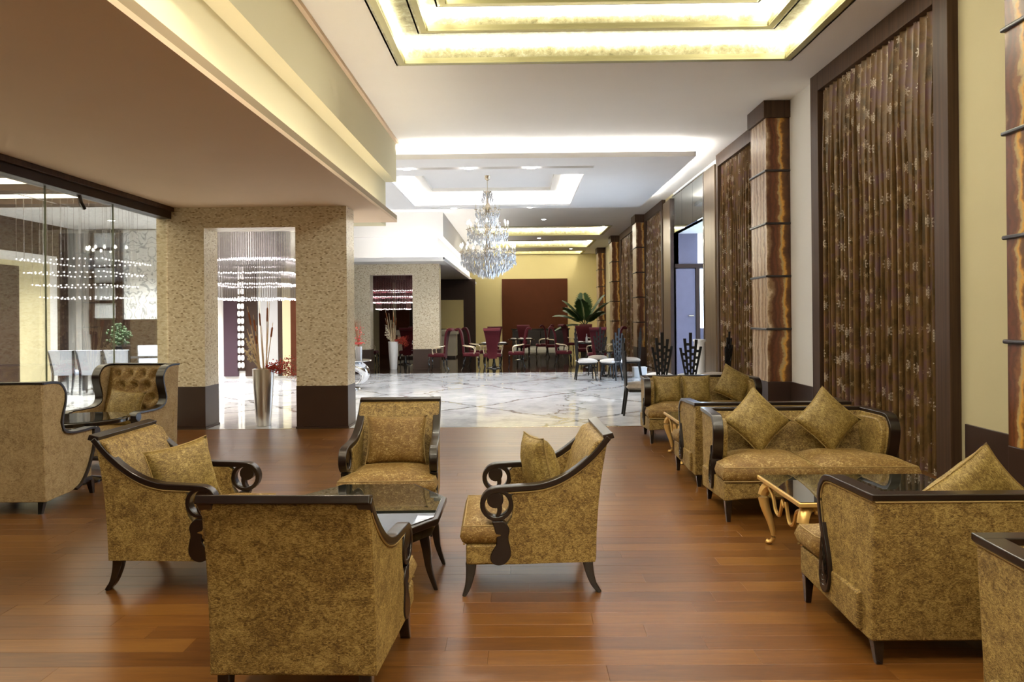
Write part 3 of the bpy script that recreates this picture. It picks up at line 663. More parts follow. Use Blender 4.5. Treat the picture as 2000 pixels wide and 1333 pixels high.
bl = empty('bead_lamp', (-7.24, YF-0.09, 0), 0, 'vertical double row of lit beads beside the purple-brown door', 'light')
bead = MB().lathe([(0.001, -0.075), (0.035, -0.06), (0.042, 0), (0.035, 0.06), (0.001, 0.075)], 8).mesh('bead', MT['bead_lit'], True)
for k in range(14):
    for q in (0, 1):
        o = bpy.data.objects.new('bead', bead); COL.objects.link(o); o.parent = bl; o.location = (q*0.09, 0, 0.35+k*0.19)
MB().box(-0.06, 0.15, 0.04, 0.085, 0.2, 2.95).build('backing', MT['brown_panel'], bl)
# lit white cornice above the doors
structure(MB().box(-8.6, -4.95, 17.9, 18.5, 2.95, 3.05), 'trim_2', MT['white_wall'])
o = structure(MB().box(-8.5, -5.0, 17.95, 18.0, 3.05, 3.09), 'light_strip', MT['led_far']); o['label'] = 'hidden light strip above the lobby doors'

# restaurant shell
rw = structure(MB().box(-12, 5.6, 36.0, 36.1, 0, ZC), 'wall_restaurant', MT['yellow_wall'])
MB().box(-0.88, 2.41, 35.94, 36.0, 0, 3.42).build('red_brown_panel', MT['red_panel'], rw)
rwd = structure(MB().box(-5.2, -1.85, 30.0, 30.1, 0, 3.12), 'wall_restaurant_side', MT['brown_panel'])
MB().box(-4.4, -2.35, 29.96, 30.0, 1.05, 2.25).build('cream_panel', MT['yellow_wall'], rwd)
structure(MB().box(-8.1, -8.0, 19.7, 30.0, 0, ZC), 'wall_restaurant_left', MT['gloss_wall'])
structure(MB().box(-8.0, -5.2, 29.9, 30.0, 0, 3.2), 'wall_green', MT['gloss_wall'])
structure(MB().box(-8.0, -5.0, 20.0, 30.0, 3.2, 3.3), 'ceiling_restaurant_left', MT['soffit'])
for (x0, x1, mt) in ((-6.1, -5.85, 'cream'), (-5.85, -5.3, 'red_panel'), (-5.3, -5.15, 'cream'), (-5.15, -4.6, 'red_panel')):
    structure(MB().box(x0, x1, 29.80, 29.9, 0, 3.0), 'trim_3', MT[mt])
for i, h in enumerate(RT):
    t = empty('ceiling_tray', (0, 0, 0), 0, ['glowing ceiling tray of the dining area nearest the lobby', 'middle glowing ceiling tray of the dining area', 'farthest glowing ceiling tray of the dining area'][i], 'ceiling tray'); t['kind'] = 'structure'
    frame(MB(), outset(h, 0.04), 0.04, ZC, ZC+0.26).build('riser', MT['leaf_gold'], t)
    MB().box(h[0]-0.05, h[1]+0.05, h[2]-0.05, h[3]+0.05, ZC+0.26, ZC+0.3).build('top_panel', MT['ceiling'], t)
    l = MB(); frame(l, h, 0.10, ZC-0.012, ZC+0.01); frame(l, inset(h, 0.09), 0.012, ZC+0.01, ZC+0.05); l.build('lip', MT['trim_gold'], t)
    frame(MB(), inset(h, 0.002), 0.05, ZC+0.225, ZC+0.255).build('light_strip', MT['led_rest'], t)

# ---- glass wall on the left
gw = empty('window_2', (-4.95, 0, 0), 0); gw['kind'] = 'structure'; gw['label'] = 'frameless glass wall under a dark head beam'
ys = [10.02, 8.69, 7.44, 6.19, 4.94, 3.69, 2.44, 1.19, -0.06, -1.31, -2.56, -3.81, -5.06, -6.31, -7.56, -9.0]
for a, b_ in zip(ys[1:], ys[:-1]):
    MB().box(-0.006, 0.006, a+0.004, b_-0.004, 0, 2.98).build('pane', MT['glass'], gw)
    MB().box(-0.008, 0.008, a-0.004, a+0.004, 0, 2.98).build('pane_joint', MT['glass_edge'], gw)
MB().box(-0.11, 0.07, YB, 10.02, 2.96, 3.06).build('head_beam', MT['brown_panel'], gw, bevel=0.004)
MB().box(-0.11, 0.11, YB, 10.02, 3.06, 3.12).build('head_beam_fascia', MT['bronze'], gw, bevel=0.004)
MB().tube([(0.0, 8.02, 2.98), (0.0, 8.06, 2.88), (0.0, 8.12, 2.82)], 0.02, 8).build('clamp', MT['lacquer'], gw)

# ---- downlights (fixture + the lamp it holds)
def downlight(x, y, z, power, col, label, group, size=1.9, blend=0.7, r=0.07, rim=None):
    t = empty('downlight', (x, y, z), 0, label, 'downlight', group)
    MB().lathe([(r, -0.004), (r+0.02, -0.008), (r+0.02, 0.0), (r, 0.0)], 20).build('rim', rim or MT['ceiling_w'], t)
    MB().lathe([(0.001, -0.018), (r*0.6, -0.015), (r, -0.006), (r, 0.0)], 20).build('lens', MT['downlight'], t)
    ld = bpy.data.lights.new('spot', 'SPOT'); ld.energy = power; ld.color = col; ld.spot_size = size; ld.spot_blend = blend; ld.shadow_soft_size = 0.07
    lo = bpy.data.objects.new('downlight_lamp', ld); COL.objects.link(lo); lo.parent = t; lo.location = (0, 0, -0.02)
    return t
for x, nm in ((-2.15, 'first'), (-0.95, 'second'), (0.25, 'third')):
    downlight(x, 13.75, ZP-0.001, SPOT_LOBBY, NEUTRAL, nm + ' downlight in the near slot of the lobby ceiling panel, counted from the soffit', 'lobby slot downlights', r=0.10)
for x, nm in ((-1.7, 'round downlight in the far slot of the lobby ceiling panel, behind the chandelier top'), (0.30, 'round downlight in the far slot of the lobby ceiling panel, beside the chandelier')):
    downlight(x, 18.76, ZP-0.001, SPOT_LOBBY, NEUTRAL, nm, 'lobby slot downlights', r=0.08)
for x, y in ((-1.75, 2.2), (-1.6, 4.3), (0.9, 0.4), (2.4, 0.4), (-1.75, -3.0), (3.62, -3.0)):
    downlight(x, y, ZC-0.001, SPOT_LOUNGE, WARM, 'ceiling downlight over the lounge seating', 'lounge downlights', size=2.2)
for x, y in ((-3.4, 1.5), (-3.4, -0.6), (-3.4, -3.0)):  # out-of-view soffit lamps, added for extra lounge light
    downlight(x, y, 3.119, SPOT_LOUNGE*0.12, WARM, 'unseen soffit downlight added over the glass wall side', 'soffit downlights', size=2.2)
for x, y in ((-6.5, 13.2), (-7.8, 15.6), (-6.2, 16.5)):
    downlight(x, y, ZC-0.001 if x > -5.2 else 3.899, SPOT_PORTAL, NEUTRAL, 'downlight over the lobby behind the mosaic portal', 'side lobby downlights')
for x, y in ((0.8, 23.0), (0.8, 28.5), (-0.9, 33.2), (2.4, 33.2), (-6.4, 24.5)):
    downlight(x, y, ZC-0.001 if x > -5 else 3.199, SPOT_REST, WARM, 'downlight over the dining tables', 'dining downlights')
for x, y in ((-9.6, 14.3), (-9.6, 16.8), (-7.6, 14.3)):
    downlight(x, y, 3.899, SPOT_SIDE, NEUTRAL, 'downlight in the room behind the glass wall', 'side room downlights')
# ================================================================== LOUNGE FURNITURE
def seat_cushion(hx, y0, y1, z0, z1, crown, nu=14, nv=14, x_off=0.0, bulge=0.012):
    """upholstered cushion: hx(y) half width; returns MB and the welt path around its top edge"""
    m = MB()
    rings = []
    def ring(s, z, ins):
        pts = []
        yy0, yy1 = y0+ins, y1-ins
        n = nv
        for k in range(n+1): y = yy0+(yy1-yy0)*k/n; pts.append((x_off+hx(y)-ins, y, z))
        for k in range(1, nu): u = 1-2*k/nu; pts.append((x_off+(hx(yy1)-ins)*u, yy1, z))
        for k in range(n+1): y = yy1-(yy1-yy0)*k/n; pts.append((x_off-hx(y)+ins, y, z))
        for k in range(1, nu): u = -1+2*k/nu; pts.append((x_off+(hx(yy0)-ins)*u, yy0, z))
        return pts
    zz = [(z0, 0.02), (z0+0.02, 0.0), ((z0+z1)/2, -bulge), (z1-0.02, 0.0), (z1-0.004, 0.008)]
    rings = [ring(0, z, i) for z, i in zz]
    m.loft(rings, True, False)
    m.add(rings[0], [tuple(range(len(rings[0])-1, -1, -1))])
    ins = 0.008
    def top(u, v):
        y = (y0+ins)+(y1-y0-2*ins)*v; U = 2*u-1; V = 2*v-1
        return (x_off+(hx(y)-ins)*U, y, z1-0.004 + crown*(1-U**4)*(1-V**4))
    m.grid(top, nu, nv)
    return m, rings[-1] + [rings[-1][0]]

def hwc(y): return 0.32 + 0.03*max(0.0, min(1.0, (y+0.40)/0.76))
def cr(xc, yc): return ((541-xc)/1228, (1250-yc)/1228)
def make_armchair():
    t = empty('armchair', (0, 0, 0))
    rail = [(-0.447, 0.885), (-0.374, 0.80), (-0.292, 0.727), (-0.21, 0.672), (-0.13, 0.637), (-0.04, 0.617), (0.074, 0.611), (0.165, 0.606)]
    rail = [(y, z-0.012) for y, z in cat_rom(rail, 5)]
    back_out = [(-0.364, 0.18), (-0.372, 0.38), (-0.395, 0.62), (-0.437, 0.86)]
    # rear + reclined back
    prof = cat_rom(back_out, 4) + [(-0.415, 0.865), (-0.365, 0.845), (-0.30, 0.72), (-0.245, 0.55), (-0.21, 0.40), (-0.21, 0.18)]
    MB().prism(prof, lambda y, z: (-hwc(y)+0.001, y-0.006*(y < -0.33), z), lambda y, z: (hwc(y)-0.001, y-0.006*(y < -0.33), z)).build('back', MT['velvet'], t, bevel=0.012)
    # side panels
    under = [(y, z-0.018) for y, z in rail if y < 0.085]
    sp = cat_rom(back_out, 4)[:-1] + under + [(0.098, 0.56), (0.088, 0.50), (0.098, 0.44), (0.125, 0.40), (0.118, 0.33), (0.108, 0.25), (0.13, 0.195), (0.155, 0.18)]
    for s in (-1, 1):
        MB().prism(sp, lambda y, z, s=s: (s*hwc(y), y, z), lambda y, z, s=s: (s*(hwc(y)-0.055), y, z)).build('side_panel', MT['velvet'], t, bevel=0.008)
        # dark rail running down into the scroll
        c = (0.180, 0.513); R = 0.079
        arc = [(c[0]+R*math.sin(a), c[1]+R*math.cos(a)) for a in [0.10+0.27*k for k in range(0, 23)]]
        path = rail + arc
        th = [0.034]*len(rail) + [0.034 - 0.009*min(1, k/8) for k in range(len(arc))]
        x0 = lambda y, s=s: s*(hwc(y)+0.010); x1 = lambda y, s=s: s*(hwc(y)-0.050)
        ar = MB().ribbon(path, th, x0, x1).build('arm_rail', MT['dark_wood'], t, bevel=0.007)
        q = MB(); disk = [(0.188+0.046*math.cos(2*PI*k/20), 0.538+0.046*math.sin(2*PI*k/20)) for k in range(20)]
        q.prism(disk, lambda y, z, s=s: (s*(hwc(y)+0.006), y, z), lambda y, z, s=s: (s*(hwc(y)-0.046), y, z))
        q.ribbon(cat_rom([(0.170, 0.520), (0.164, 0.488), (0.170, 0.460), (0.186, 0.437)], 4), [0.034-0.0016*k for k in range(13)], lambda y, s=s: s*(hwc(y)+0.004), lambda y, s=s: s*(hwc(y)-0.044))
        q.build('scroll_curl', MT['dark_wood'], ar, bevel=0.006)
        post = [cr(*p) for p in [(285,733),(300,770),(312,830),(316,885),(292,925),(273,970),(285,1012),(325,1032),(375,1020),(412,970),(408,905),(396,850),(406,800),(395,765),(362,733)]]
        post = cat_rom(post, 3)
        MB().prism(post, lambda y, z, s=s: (s*(hwc(y)+0.008), y, z), lambda y, z, s=s: (s*(hwc(y)-0.05), y, z)).build('arm_post', MT['dark_wood'], t, bevel=0.010)
        # welt along the rail
        MB().tube([(s*(hwc(y)+0.002), y, z-0.022) for y, z in rail[2:-2]], 0.005, 5).build('piping', MT['piping'], t, smooth=True)
        # sabre legs
        fr = cat_rom([(0.325, 0.185), (0.330, 0.12), (0.345, 0.05), (0.368, 0.0)], 4); tf = [0.062-0.042*k/(len(fr)-1) for k in range(len(fr))]
        MB().ribbon(fr, tf, s*0.325, s*0.275).build('leg', MT['lacquer'], t, bevel=0.005)
        rr = cat_rom([(-0.325, 0.185), (-0.335, 0.12), (-0.358, 0.05), (-0.395, 0.0)], 4)
        MB().ribbon(rr, tf, s*0.300, s*0.25).build('leg', MT['lacquer'], t, bevel=0.005)
    # crest rail across the top
    n_ = 0.04
    MB().prism([(-0.478, 0.868), (-0.468, 0.898), (-0.412, 0.885), (-0.420, 0.852)], lambda y, z: (-hwc(-0.4)-0.006, y, z), lambda y, z: (hwc(-0.4)+0.006, y, z)).build('crest_rail', MT['dark_wood'], t, bevel=0.004)
    # seat
    MB().box(-0.345, 0.345, 0.13, 0.352, 0.18, 0.292).build('seat_base', MT['velvet'], t, bevel=0.015)
    MB().box(-0.28, 0.28, -0.25, 0.14, 0.18, 0.292).build('seat_deck', MT['velvet'], t)
    hx = lambda y: 0.283 + 0.062*max(0, min(1, (y-0.115)/0.05))
    m, welt = seat_cushion(hx, -0.23, 0.372, 0.292, 0.398, 0.045)
    sc_ = m.build('seat_cushion', MT['velvet_seat'], t, smooth=True, weld=True)
    MB().tube(welt, 0.0042, 5, False).build('piping', MT['piping'], sc_, smooth=True)
    MB().tube([(-0.345, 0.362, 0.298), (0.345, 0.362, 0.298)], 0.006, 5).build('piping', MT['piping'], sc_, smooth=True)
    return t
chA = make_armchair(); chB = copy_tree(chA); chC = copy_tree(chA); chD = copy_tree(chA)
for t, x, y, rz, lab in ((chA, -0.873, 3.10, -0.02, 'gold crushed velvet armchair seen from behind, nearest the viewer'),
                         (chB, -1.985, 4.37, -PI/2 - 0.005, 'gold velvet scroll-arm armchair beside the wingback chairs, facing the octagonal table'),
                         (chC, -0.965, 5.40, PI+0.03, 'gold velvet armchair facing the viewer across the octagonal table'),
                         (chD, 0.033, 4.295, PI/2+0.032, 'gold velvet scroll-arm armchair seen in profile in the open floor')):
    t.location = (x, y, 0); t.rotation_euler = (0, 0, rz); tag(t, lab, 'armchair', 'armchairs around the octagonal table')
VP, PP = MT['velvet_pillow'], MT['piping']
pillow('throw_pillow', 0.215, 0.20, 0.085, (0.115, 4.30, 0.64), (-0.20, 0.06, PI/2+0.25), VP, PP, 'gold cushion standing edge-on in the profile armchair')
pillow('throw_pillow', 0.205, 0.19, 0.080, (-2.02, 4.27, 0.62), (0.25, 0.10, -PI/2-0.55), VP, PP, 'gold square cushion in the armchair beside the wingbacks')
pillow('throw_pillow', 0.235, 0.19, 0.070, (-0.965, 5.545, 0.60), (-0.28, 0.0, 0.03), MT['velvet_seat'], PP, 'wide gold cushion in the armchair facing the viewer')

# octagonal coffee table
ct = empty('coffee_table', (-0.965, 4.27, 0), 0, 'black octagonal coffee table with dark glass top among the armchairs', 'table')
def octa(a, b, c, d): return [(a, -b), (a, b), (c, d), (-c, d), (-a, b), (-a, -b), (-c, -d), (c, -d)]
def slab(m, pl, z0, z1): return m.prism(pl, lambda x, y: (x, y, z0), lambda x, y: (x, y, z1))
slab(MB(), octa(0.495, 0.235, 0.25, 0.60), 0.375, 0.415).build('top_frame', MT['dark_wood'], ct, bevel=0.008)
slab(MB(), octa(0.470, 0.225, 0.235, 0.575), 0.408, 0.420).build('glass_top', MT['table_glass'], ct, bevel=0.003)
slab(MB(), octa(0.455, 0.215, 0.23, 0.555), 0.31, 0.376).build('apron', MT['lacquer'], ct, bevel=0.006)
for sx in (-1, 1):
    for sy in (-1, 1):
        pts = cat_rom([(0.405, 0.35), (0.425, 0.24), (0.44, 0.12), (0.478, 0.0)], 4); n = len(pts)
        m = MB(); rings = []
        for k, (r, z) in enumerate(pts):
            h = (0.065-0.043*k/(n-1))/2; rings.append([(sx*(r-h), sy*0.21-h, z), (sx*(r+h), sy*0.21-h, z), (sx*(r+h), sy*0.21+h, z), (sx*(r-h), sy*0.21+h, z)])
        m.loft(rings).build('leg', MT['lacquer'], ct, bevel=0.006)

# ---- gold sofas
def hws(y): return 0.685 + 0.045*max(0.0, min(1.0, (y+0.40)/0.76))
def make_sofa():
    t = empty('sofa', (0, 0, 0))
    zt = 0.735
    back_out = [(-0.362, 0.105), (-0.375, 0.35), (-0.392, 0.55), (-0.405, zt)]
    prof = back_out + [(-0.335, zt), (-0.29, 0.62), (-0.25, 0.47), (-0.23, 0.30), (-0.23, 0.12)]
    MB().prism(prof, lambda y, z: (-hws(y)+0.001, y-0.006*(y < -0.34), z), lambda y, z: (hws(y)-0.001, y-0.006*(y < -0.34), z)).build('back', MT['velvet'], t, bevel=0.01)
    front = cat_rom([(-0.03, zt), (0.035, zt-0.015), (0.072, zt-0.07), (0.075, 0.60), (0.055, 0.50), (0.025, 0.42), (0.0, 0.36)], 4)
    low = cat_rom([(0.0, 0.36), (-0.012, 0.27), (0.02, 0.20), (0.06, 0.19)], 3)
    side = [(-0.362, 0.105), (-0.375, 0.35), (-0.392, 0.55), (-0.405, zt)] + front + low[1:] + [(0.065, 0.15), (0.02, 0.14), (-0.2, 0.115)]
    inner = lambda y, s: s*(hws(y)-0.075)
    for s in (-1, 1):
        MB().prism(side, lambda y, z, s=s: (s*hws(y), y, z), lambda y, z, s=s: (inner(y, s), y, z)).build('side_panel', MT['velvet'], t, bevel=0.010)
        pad = [(-0.30, 0.36), (-0.30, zt-0.03)] + [(y-0.02, z-0.02) for y, z in front]
        MB().prism(pad, lambda y, z, s=s: (s*(hws(y)-0.07), y, z), lambda y, z, s=s: (s*(hws(y)-0.115), y, z)).build('arm_pad', MT['velvet'], t, bevel=0.02, seg=3)
        rp = [(-0.41, zt+0.012), (-0.2, zt+0.012)] + [(y+0.004, z+0.012) if z > zt-0.02 else (y+0.014, z) for y, z in front]
        MB().ribbon(rp, 0.030, lambda y, s=s: s*(hws(y)+0.012), lambda y, s=s: s*(hws(y)-0.070)).build('arm_rail', MT['dark_wood'], t, bevel=0.006)
        drop = [(0.030, 0.52), (0.048, 0.44), (0.062, 0.34), (0.070, 0.26), (0.055, 0.195), (0.02, 0.175), (-0.018, 0.20), (-0.034, 0.27), (-0.022, 0.36), (0.008, 0.45)]
        sp = MB().prism(cat_rom(drop + drop[:1], 3)[:-1], lambda y, z, s=s: (s*(hws(y)+0.022), y, z), lambda y, z, s=s: (s*(hws(y)-0.05), y, z)).build('arm_terminal', MT['dark_wood'], t, bevel=0.008)
        for k in range(3):
            f = 0.75 - 0.22*k
            MB().tube([(s*(hws(0)+0.0235), 0.02+(y-0.02)*f, 0.29+(z-0.29)*f*0.9) for y, z in cat_rom(drop + drop[:1], 3)], 0.003, 4).build('carved_groove', MT['lacquer'], sp, smooth=True)
        MB().tube([(s*(hws(y)+0.002), y, z-0.008) for y, z in [(-0.40, zt)] + front[:-4]], 0.005, 5).build('piping', MT['piping'], t, smooth=True)
        for y, z0, yy in ((0.325, 0.165, 0.335), (-0.325, 0.12, -0.345)):
            h0, h1 = 0.026, 0.014; xx = s*(hws(y)-0.045)
            MB().loft([[(xx-h1, yy-h1, 0), (xx+h1, yy-h1, 0), (xx+h1, yy+h1, 0), (xx-h1, yy+h1, 0)], [(xx-h0, y-h0, z0), (xx+h0, y-h0, z0), (xx+h0, y+h0, z0), (xx-h0, y+h0, z0)]]).build('leg', MT['lacquer'], t, bevel=0.003)
    cres = MB(); cres.box(-hws(-.4)-0.012, hws(-.4)+0.012, -0.418, -0.345, zt, zt+0.028); cres.build('crest_rail', MT['dark_wood'], t, bevel=0.005)
    MB().tube([(-hws(-.4), -0.411, zt-0.006), (hws(-.4), -0.411, zt-0.006)], 0.005, 5).build('piping', MT['piping'], t)
    # base with arched front
    n = 16; m = MB(); rings = []
    for k in range(n+1):
        u = -1+2*k/n; x = u*(hws(0.3)-0.012); zb = 0.155 + 0.025*(1-u**4)
        rings.append([(x, -0.3, zb-0.03), (x, 0.355, zb), (x, 0.355, 0.30), (x, -0.3, 0.30)])
    m.loft(rings).build('seat_base', MT['velvet'], t, bevel=0.012)
    for s in (-1, 1):
        def hx(y): return 0.325
        m = MB()
        def hfun(y, s=s): return 0.0
        # each cushion widens in front of the arm
        x_in, x_arm, x_front = 0.002, 0.605, 0.722
        def xo(y): return x_arm + (x_front-x_arm)*max(0, min(1, (y-0.06)/0.06))
        cm, welt = seat_cushion(lambda y: (xo(y)-x_in)/2, -0.25, 0.372, 0.30, 0.412, 0.06)
        def shift(p): return (s*(p[0]+(xo(p[1])+x_in)/2), p[1], p[2])
        cm.v = [shift(p) for p in cm.v]
        if s < 0: cm.f = [tuple(reversed(f)) for f in cm.f]
        c = cm.build('seat_cushion', MT['velvet_seat'], t, smooth=True, weld=True)
        MB().tube([shift(p) for p in welt], 0.0042, 5, False).build('piping', MT['piping'], c, smooth=True)
        MB().tube([shift(((xo(.36)-x_in)/2, 0.366, 0.305)), shift((-(xo(.36)-x_in)/2, 0.366, 0.305))], 0.006, 5).build('piping', MT['piping'], c)
    return t
s1 = make_sofa(); SX = 2.225
sof = [s1] + [copy_tree(s1) for _ in range(4)]
for t, x, y, rz, lab in ((sof[0], SX, 5.70, PI, 'gold velvet sofa facing the viewer with two cushions set on their corners'),
                         (sof[1], SX+0.02, 6.815, 0.0, 'gold velvet sofa seen from behind, just beyond the two-cushion sofa'),
                         (sof[2], SX+0.035, 8.98, PI, 'farthest gold velvet sofa, by the edge of the marble'),
                         (sof[3], SX-0.01, 3.53, 0.0, 'gold velvet sofa seen from behind with one cushion tip above its rail'),
                         (sof[4], SX+0.075, 2.16, PI, 'gold velvet sofa cut off at the lower corner, nearest the viewer')):
    t.location = (x, y, 0); t.rotation_euler = (0, 0, rz); tag(t, lab, 'sofa', 'gold sofas along the window wall')
d45 = PI/4
def dia(x, y, z, lean, face, lab, ry=d45, a=0.19):
    # standing on a corner: rotate in its own plane first, then lean, then turn
    o = pillow('throw_pillow', a, a, 0.075, (x, y, z), (0, 0, 0), VP, PP, lab)
    Mx = Matrix.Rotation(face, 4, 'Z') @ Matrix.Rotation(lean, 4, 'X') @ Matrix.Rotation(ry, 4, 'Y')
    Mx.translation = (x, y, z); o.matrix_world = Mx; return o
dia(1.915, 5.835, 0.685, -0.30, 0.0, 'gold cushion on its corner on the two-cushion sofa, nearer the open floor', a=0.198)
dia(2.485, 5.835, 0.685, -0.30, 0.06, 'gold cushion on its corner on the two-cushion sofa, nearer the curtain', a=0.198)
dia(2.12, 3.39, 0.665, 0.34, 0.0, 'gold ruched cushion tip above the rail of the sofa seen from behind', a=0.215)
dia(2.70, 9.10, 0.66, -0.28, 0.0, 'gold cushion at the curtain end of the farthest sofa', ry=0.5, a=0.20)
dia(2.23, 9.09, 0.60, -0.25, 0.0, 'flat gold cushion in the middle of the farthest sofa', ry=0.0, a=0.18)
dia(1.86, 9.09, 0.60, -0.25, 0.0, 'flat gold cushion at the open-floor end of the farthest sofa', ry=0.0, a=0.18)
dia(2.78, 3.40, 0.655, 0.34, 0.0, 'gold cushion tip at the curtain end of the sofa seen from behind', a=0.20)

# ---- gilt glass-topped tables between the sofas
def make_gilt_table():
    t = empty('gilt_table', (0, 0, 0)); hx, hy = 0.56, 0.37
    f = MB(); frame(f, (-hx, hx, -hy, hy), 0.028, 0.425, 0.452); f.build('top_frame', MT['gold'], t, bevel=0.006)
    MB().box(-hx+0.012, hx-0.012, -hy+0.012, hy-0.012, 0.447, 0.456).build('glass_top', MT['table_glass'], t)
    a = MB(); frame(a, (-hx+0.06, hx-0.06, -hy+0.06, hy-0.06), 0.02, 0.385, 0.426); a.build('apron', MT['gold'], t)
    leg = cat_rom([(0.0, 0.40), (0.045, 0.385), (0.075, 0.33), (0.062, 0.25), (0.028, 0.16), (0.008, 0.08), (0.012, 0.035), (0.035, 0.015), (0.055, 0.018)], 4)
    rad = [0.034, 0.036, 0.036, 0.032, 0.024, 0.017, 0.014, 0.015, 0.017]
    rr = [r[0] for r in cat_rom([(r,) for r in rad], 4)]
    for sx in (-1, 1):
        for sy in (-1, 1):
            k = 0.7071
            MB().tube([(sx*(hx-0.085+d*k), sy*(hy-0.085+d*k), z) for d, z in leg], rr, 8).build('leg', MT['gold'], t, smooth=True)
    for s in (-1, 1):
        w_ = cat_rom([(-0.30, 0.385), (-0.22, 0.35), (-0.17, 0.27), (-0.10, 0.255), (-0.06, 0.31), (-0.035, 0.365), (0, 0.335), (0.035, 0.365), (0.06, 0.31), (0.10, 0.255), (0.17, 0.27), (0.22, 0.35), (0.30, 0.385)], 4)
        MB().tube([(s*(hx-0.05), y*0.9, z) for y, z in w_], 0.012, 6).build('scroll_apron', MT['gold'], t, smooth=True)
        MB().tube([(y*1.5, s*(hy-0.05), z) for y, z in w_], 0.012, 6).build('scroll_apron', MT['gold'], t, smooth=True)
    return t
gt = make_gilt_table(); gt2 = copy_tree(gt)
gt.location = (2.165, 4.53, 0); tag(gt, 'gilt cabriole-leg table with dark glass top in front of the two-cushion sofa', 'table', 'gilt tables between the sofas')
gt2.location = (2.175, 7.76, 0); tag(gt2, 'gilt cabriole-leg table in front of the farthest sofa', 'table', 'gilt tables between the sofas')

# ---- wingback chairs
def make_wingback():
    t = empty('wingback_chair', (0, 0, 0)); hw = 0.40
    edge = cat_rom([(-0.415, 1.05), (-0.30, 1.05), (-0.20, 1.03), (-0.135, 0.96), (-0.13, 0.88), (-0.16, 0.78), (-0.175, 0.70), (-0.14, 0.635), (-0.04, 0.605), (0.12, 0.60), (0.26, 0.60), (0.315, 0.575)], 4)
    lower = cat_rom([(0.315, 0.575), (0.285, 0.50), (0.245, 0.38), (0.17, 0.24), (0.07, 0.14), (-0.05, 0.105)], 4)
    prof = [(-0.37, 0.10), (-0.39, 0.55)] + edge + lower[1:]
    def wx(y, z, s, th): return s*(hw + 0.02*max(0, (z-0.6))*2 - th)
    for s in (-1, 1):
        MB().prism(prof, lambda y, z, s=s: (wx(y, z, s, 0), y, z), lambda y, z, s=s: (wx(y, z, s, 0.075), y, z)).build('wing_panel', MT['velvet_tan'], t, bevel=0.012)
        MB().ribbon(edge + lower[1:-2], 0.020, lambda y, s=s: s*(hw+0.022), lambda y, s=s: s*(hw-0.068)).build('wing_trim', MT['dark_wood'], t, bevel=0.006)
        o = MB().lathe([(0.0, -0.045), (0.045, -0.045), (0.045, 0.045), (0.0, 0.045)], 14).build('arm_scroll', MT['dark_wood'], t, bevel=0.004)
        o.rotation_euler = (0, PI/2, 0); o.location = (s*(hw-0.02), 0.30, 0.56)
        for y in (0.32, -0.31):
            xx = s*0.34; h0, h1 = 0.026, 0.014; yo = 0.03 if y > 0 else -0.03
            MB().loft([[(xx-h1, y+yo-h1, 0), (xx+h1, y+yo-h1, 0), (xx+h1, y+yo+h1, 0), (xx-h1, y+yo+h1, 0)], [(xx-h0, y-h0, 0.125), (xx+h0, y-h0, 0.125), (xx+h0, y+h0, 0.125), (xx-h0, y+h0, 0.125)]]).build('leg', MT['lacquer'], t)
    rear = [(-0.377, 0.10), (-0.397, 0.55), (-0.424, 1.045), (-0.375, 1.045), (-0.32, 0.55), (-0.30, 0.10)]
    MB().prism(rear, lambda y, z: (-hw-0.008, y, z), lambda y, z: (hw+0.008, y, z)).build('back', MT['velvet_tan'], t, bevel=0.01)
    MB().box(-hw-0.02, hw+0.02, -0.43, -0.36, 1.045, 1.062).build('crest_trim', MT['dark_wood'], t, bevel=0.004)
    # tufted inner back
    btn = []
    for r_ in range(4):
        for c_ in range(4 if r_ % 2 == 0 else 3): btn.append((-0.225 + c_*0.15 + (0.075 if r_ % 2 else 0), 0.95 - r_*0.13))
    def tuft(u, v):
        x = -0.325+0.65*u; z = 0.40+0.62*v; y = -0.33 + 0.16*(1-v)**1.2
        d = min(math.hypot(x-a, z-b) for a, b in btn)
        fold = 1 - math.exp(-(d/0.045)**2)
        e = min(1, min(u, 1-u)*9)*min(1, (1-v)*9)
        return (x, y + 0.065*fold*(0.4+0.6*e) + 0.012, z)
    m = MB(); m.grid(tuft, 44, 40)
    tb = m.build('tufted_back', MT['velvet_seat'], t, smooth=True)
    for a, b in btn:
        yb = -0.33+0.16*(1-(b-0.40)/0.62)**1.2+0.02
        q = MB().lathe([(0.0, -0.006), (0.011, -0.004), (0.011, 0.004), (0.0, 0.008)], 8).build('button', MT['velvet'], tb, smooth=True)
        q.location = (a, yb, b); q.rotation_euler = (-PI/2, 0, 0)
    MB().box(-0.345, 0.345, -0.3, 0.34, 0.155, 0.30).build('seat_base', MT['velvet_tan'], t, bevel=0.012)
    MB().box(-0.35, 0.35, -0.28, 0.345, 0.115, 0.155).build('seat_rail', MT['dark_wood'], t, bevel=0.005)
    m, welt = seat_cushion(lambda y: 0.325, -0.22, 0.36, 0.30, 0.415, 0.03)
    c = m.build('seat_cushion', MT['velvet_seat'], t, smooth=True, weld=True); MB().tube(welt, 0.0042, 5, False).build('piping', MT['piping'], c, smooth=True)
    return t
w1 = make_wingback(); w2 = copy_tree(w1)
w1.location = (-4.19, 6.04, 0); tag(w1, 'tan velvet wingback chair seen from behind at the edge of the room', 'wingback chair', 'wingback chairs by the glass wall')
w2.location = (-4.27, 7.60, 0); w2.rotation_euler = (0, 0, PI-0.12); tag(w2, 'gold tufted wingback chair facing the viewer, in front of the mosaic portal', 'wingback chair', 'wingback chairs by the glass wall')
dia(-4.22, 7.58, 0.60, -0.30, -0.10, 'shiny gold cushion in the tufted wingback chair', ry=0.10, a=0.20)
rt = empty('round_table', (-4.23, 6.84, 0), 0, 'round dark glass-topped table between the wingback chairs', 'table')
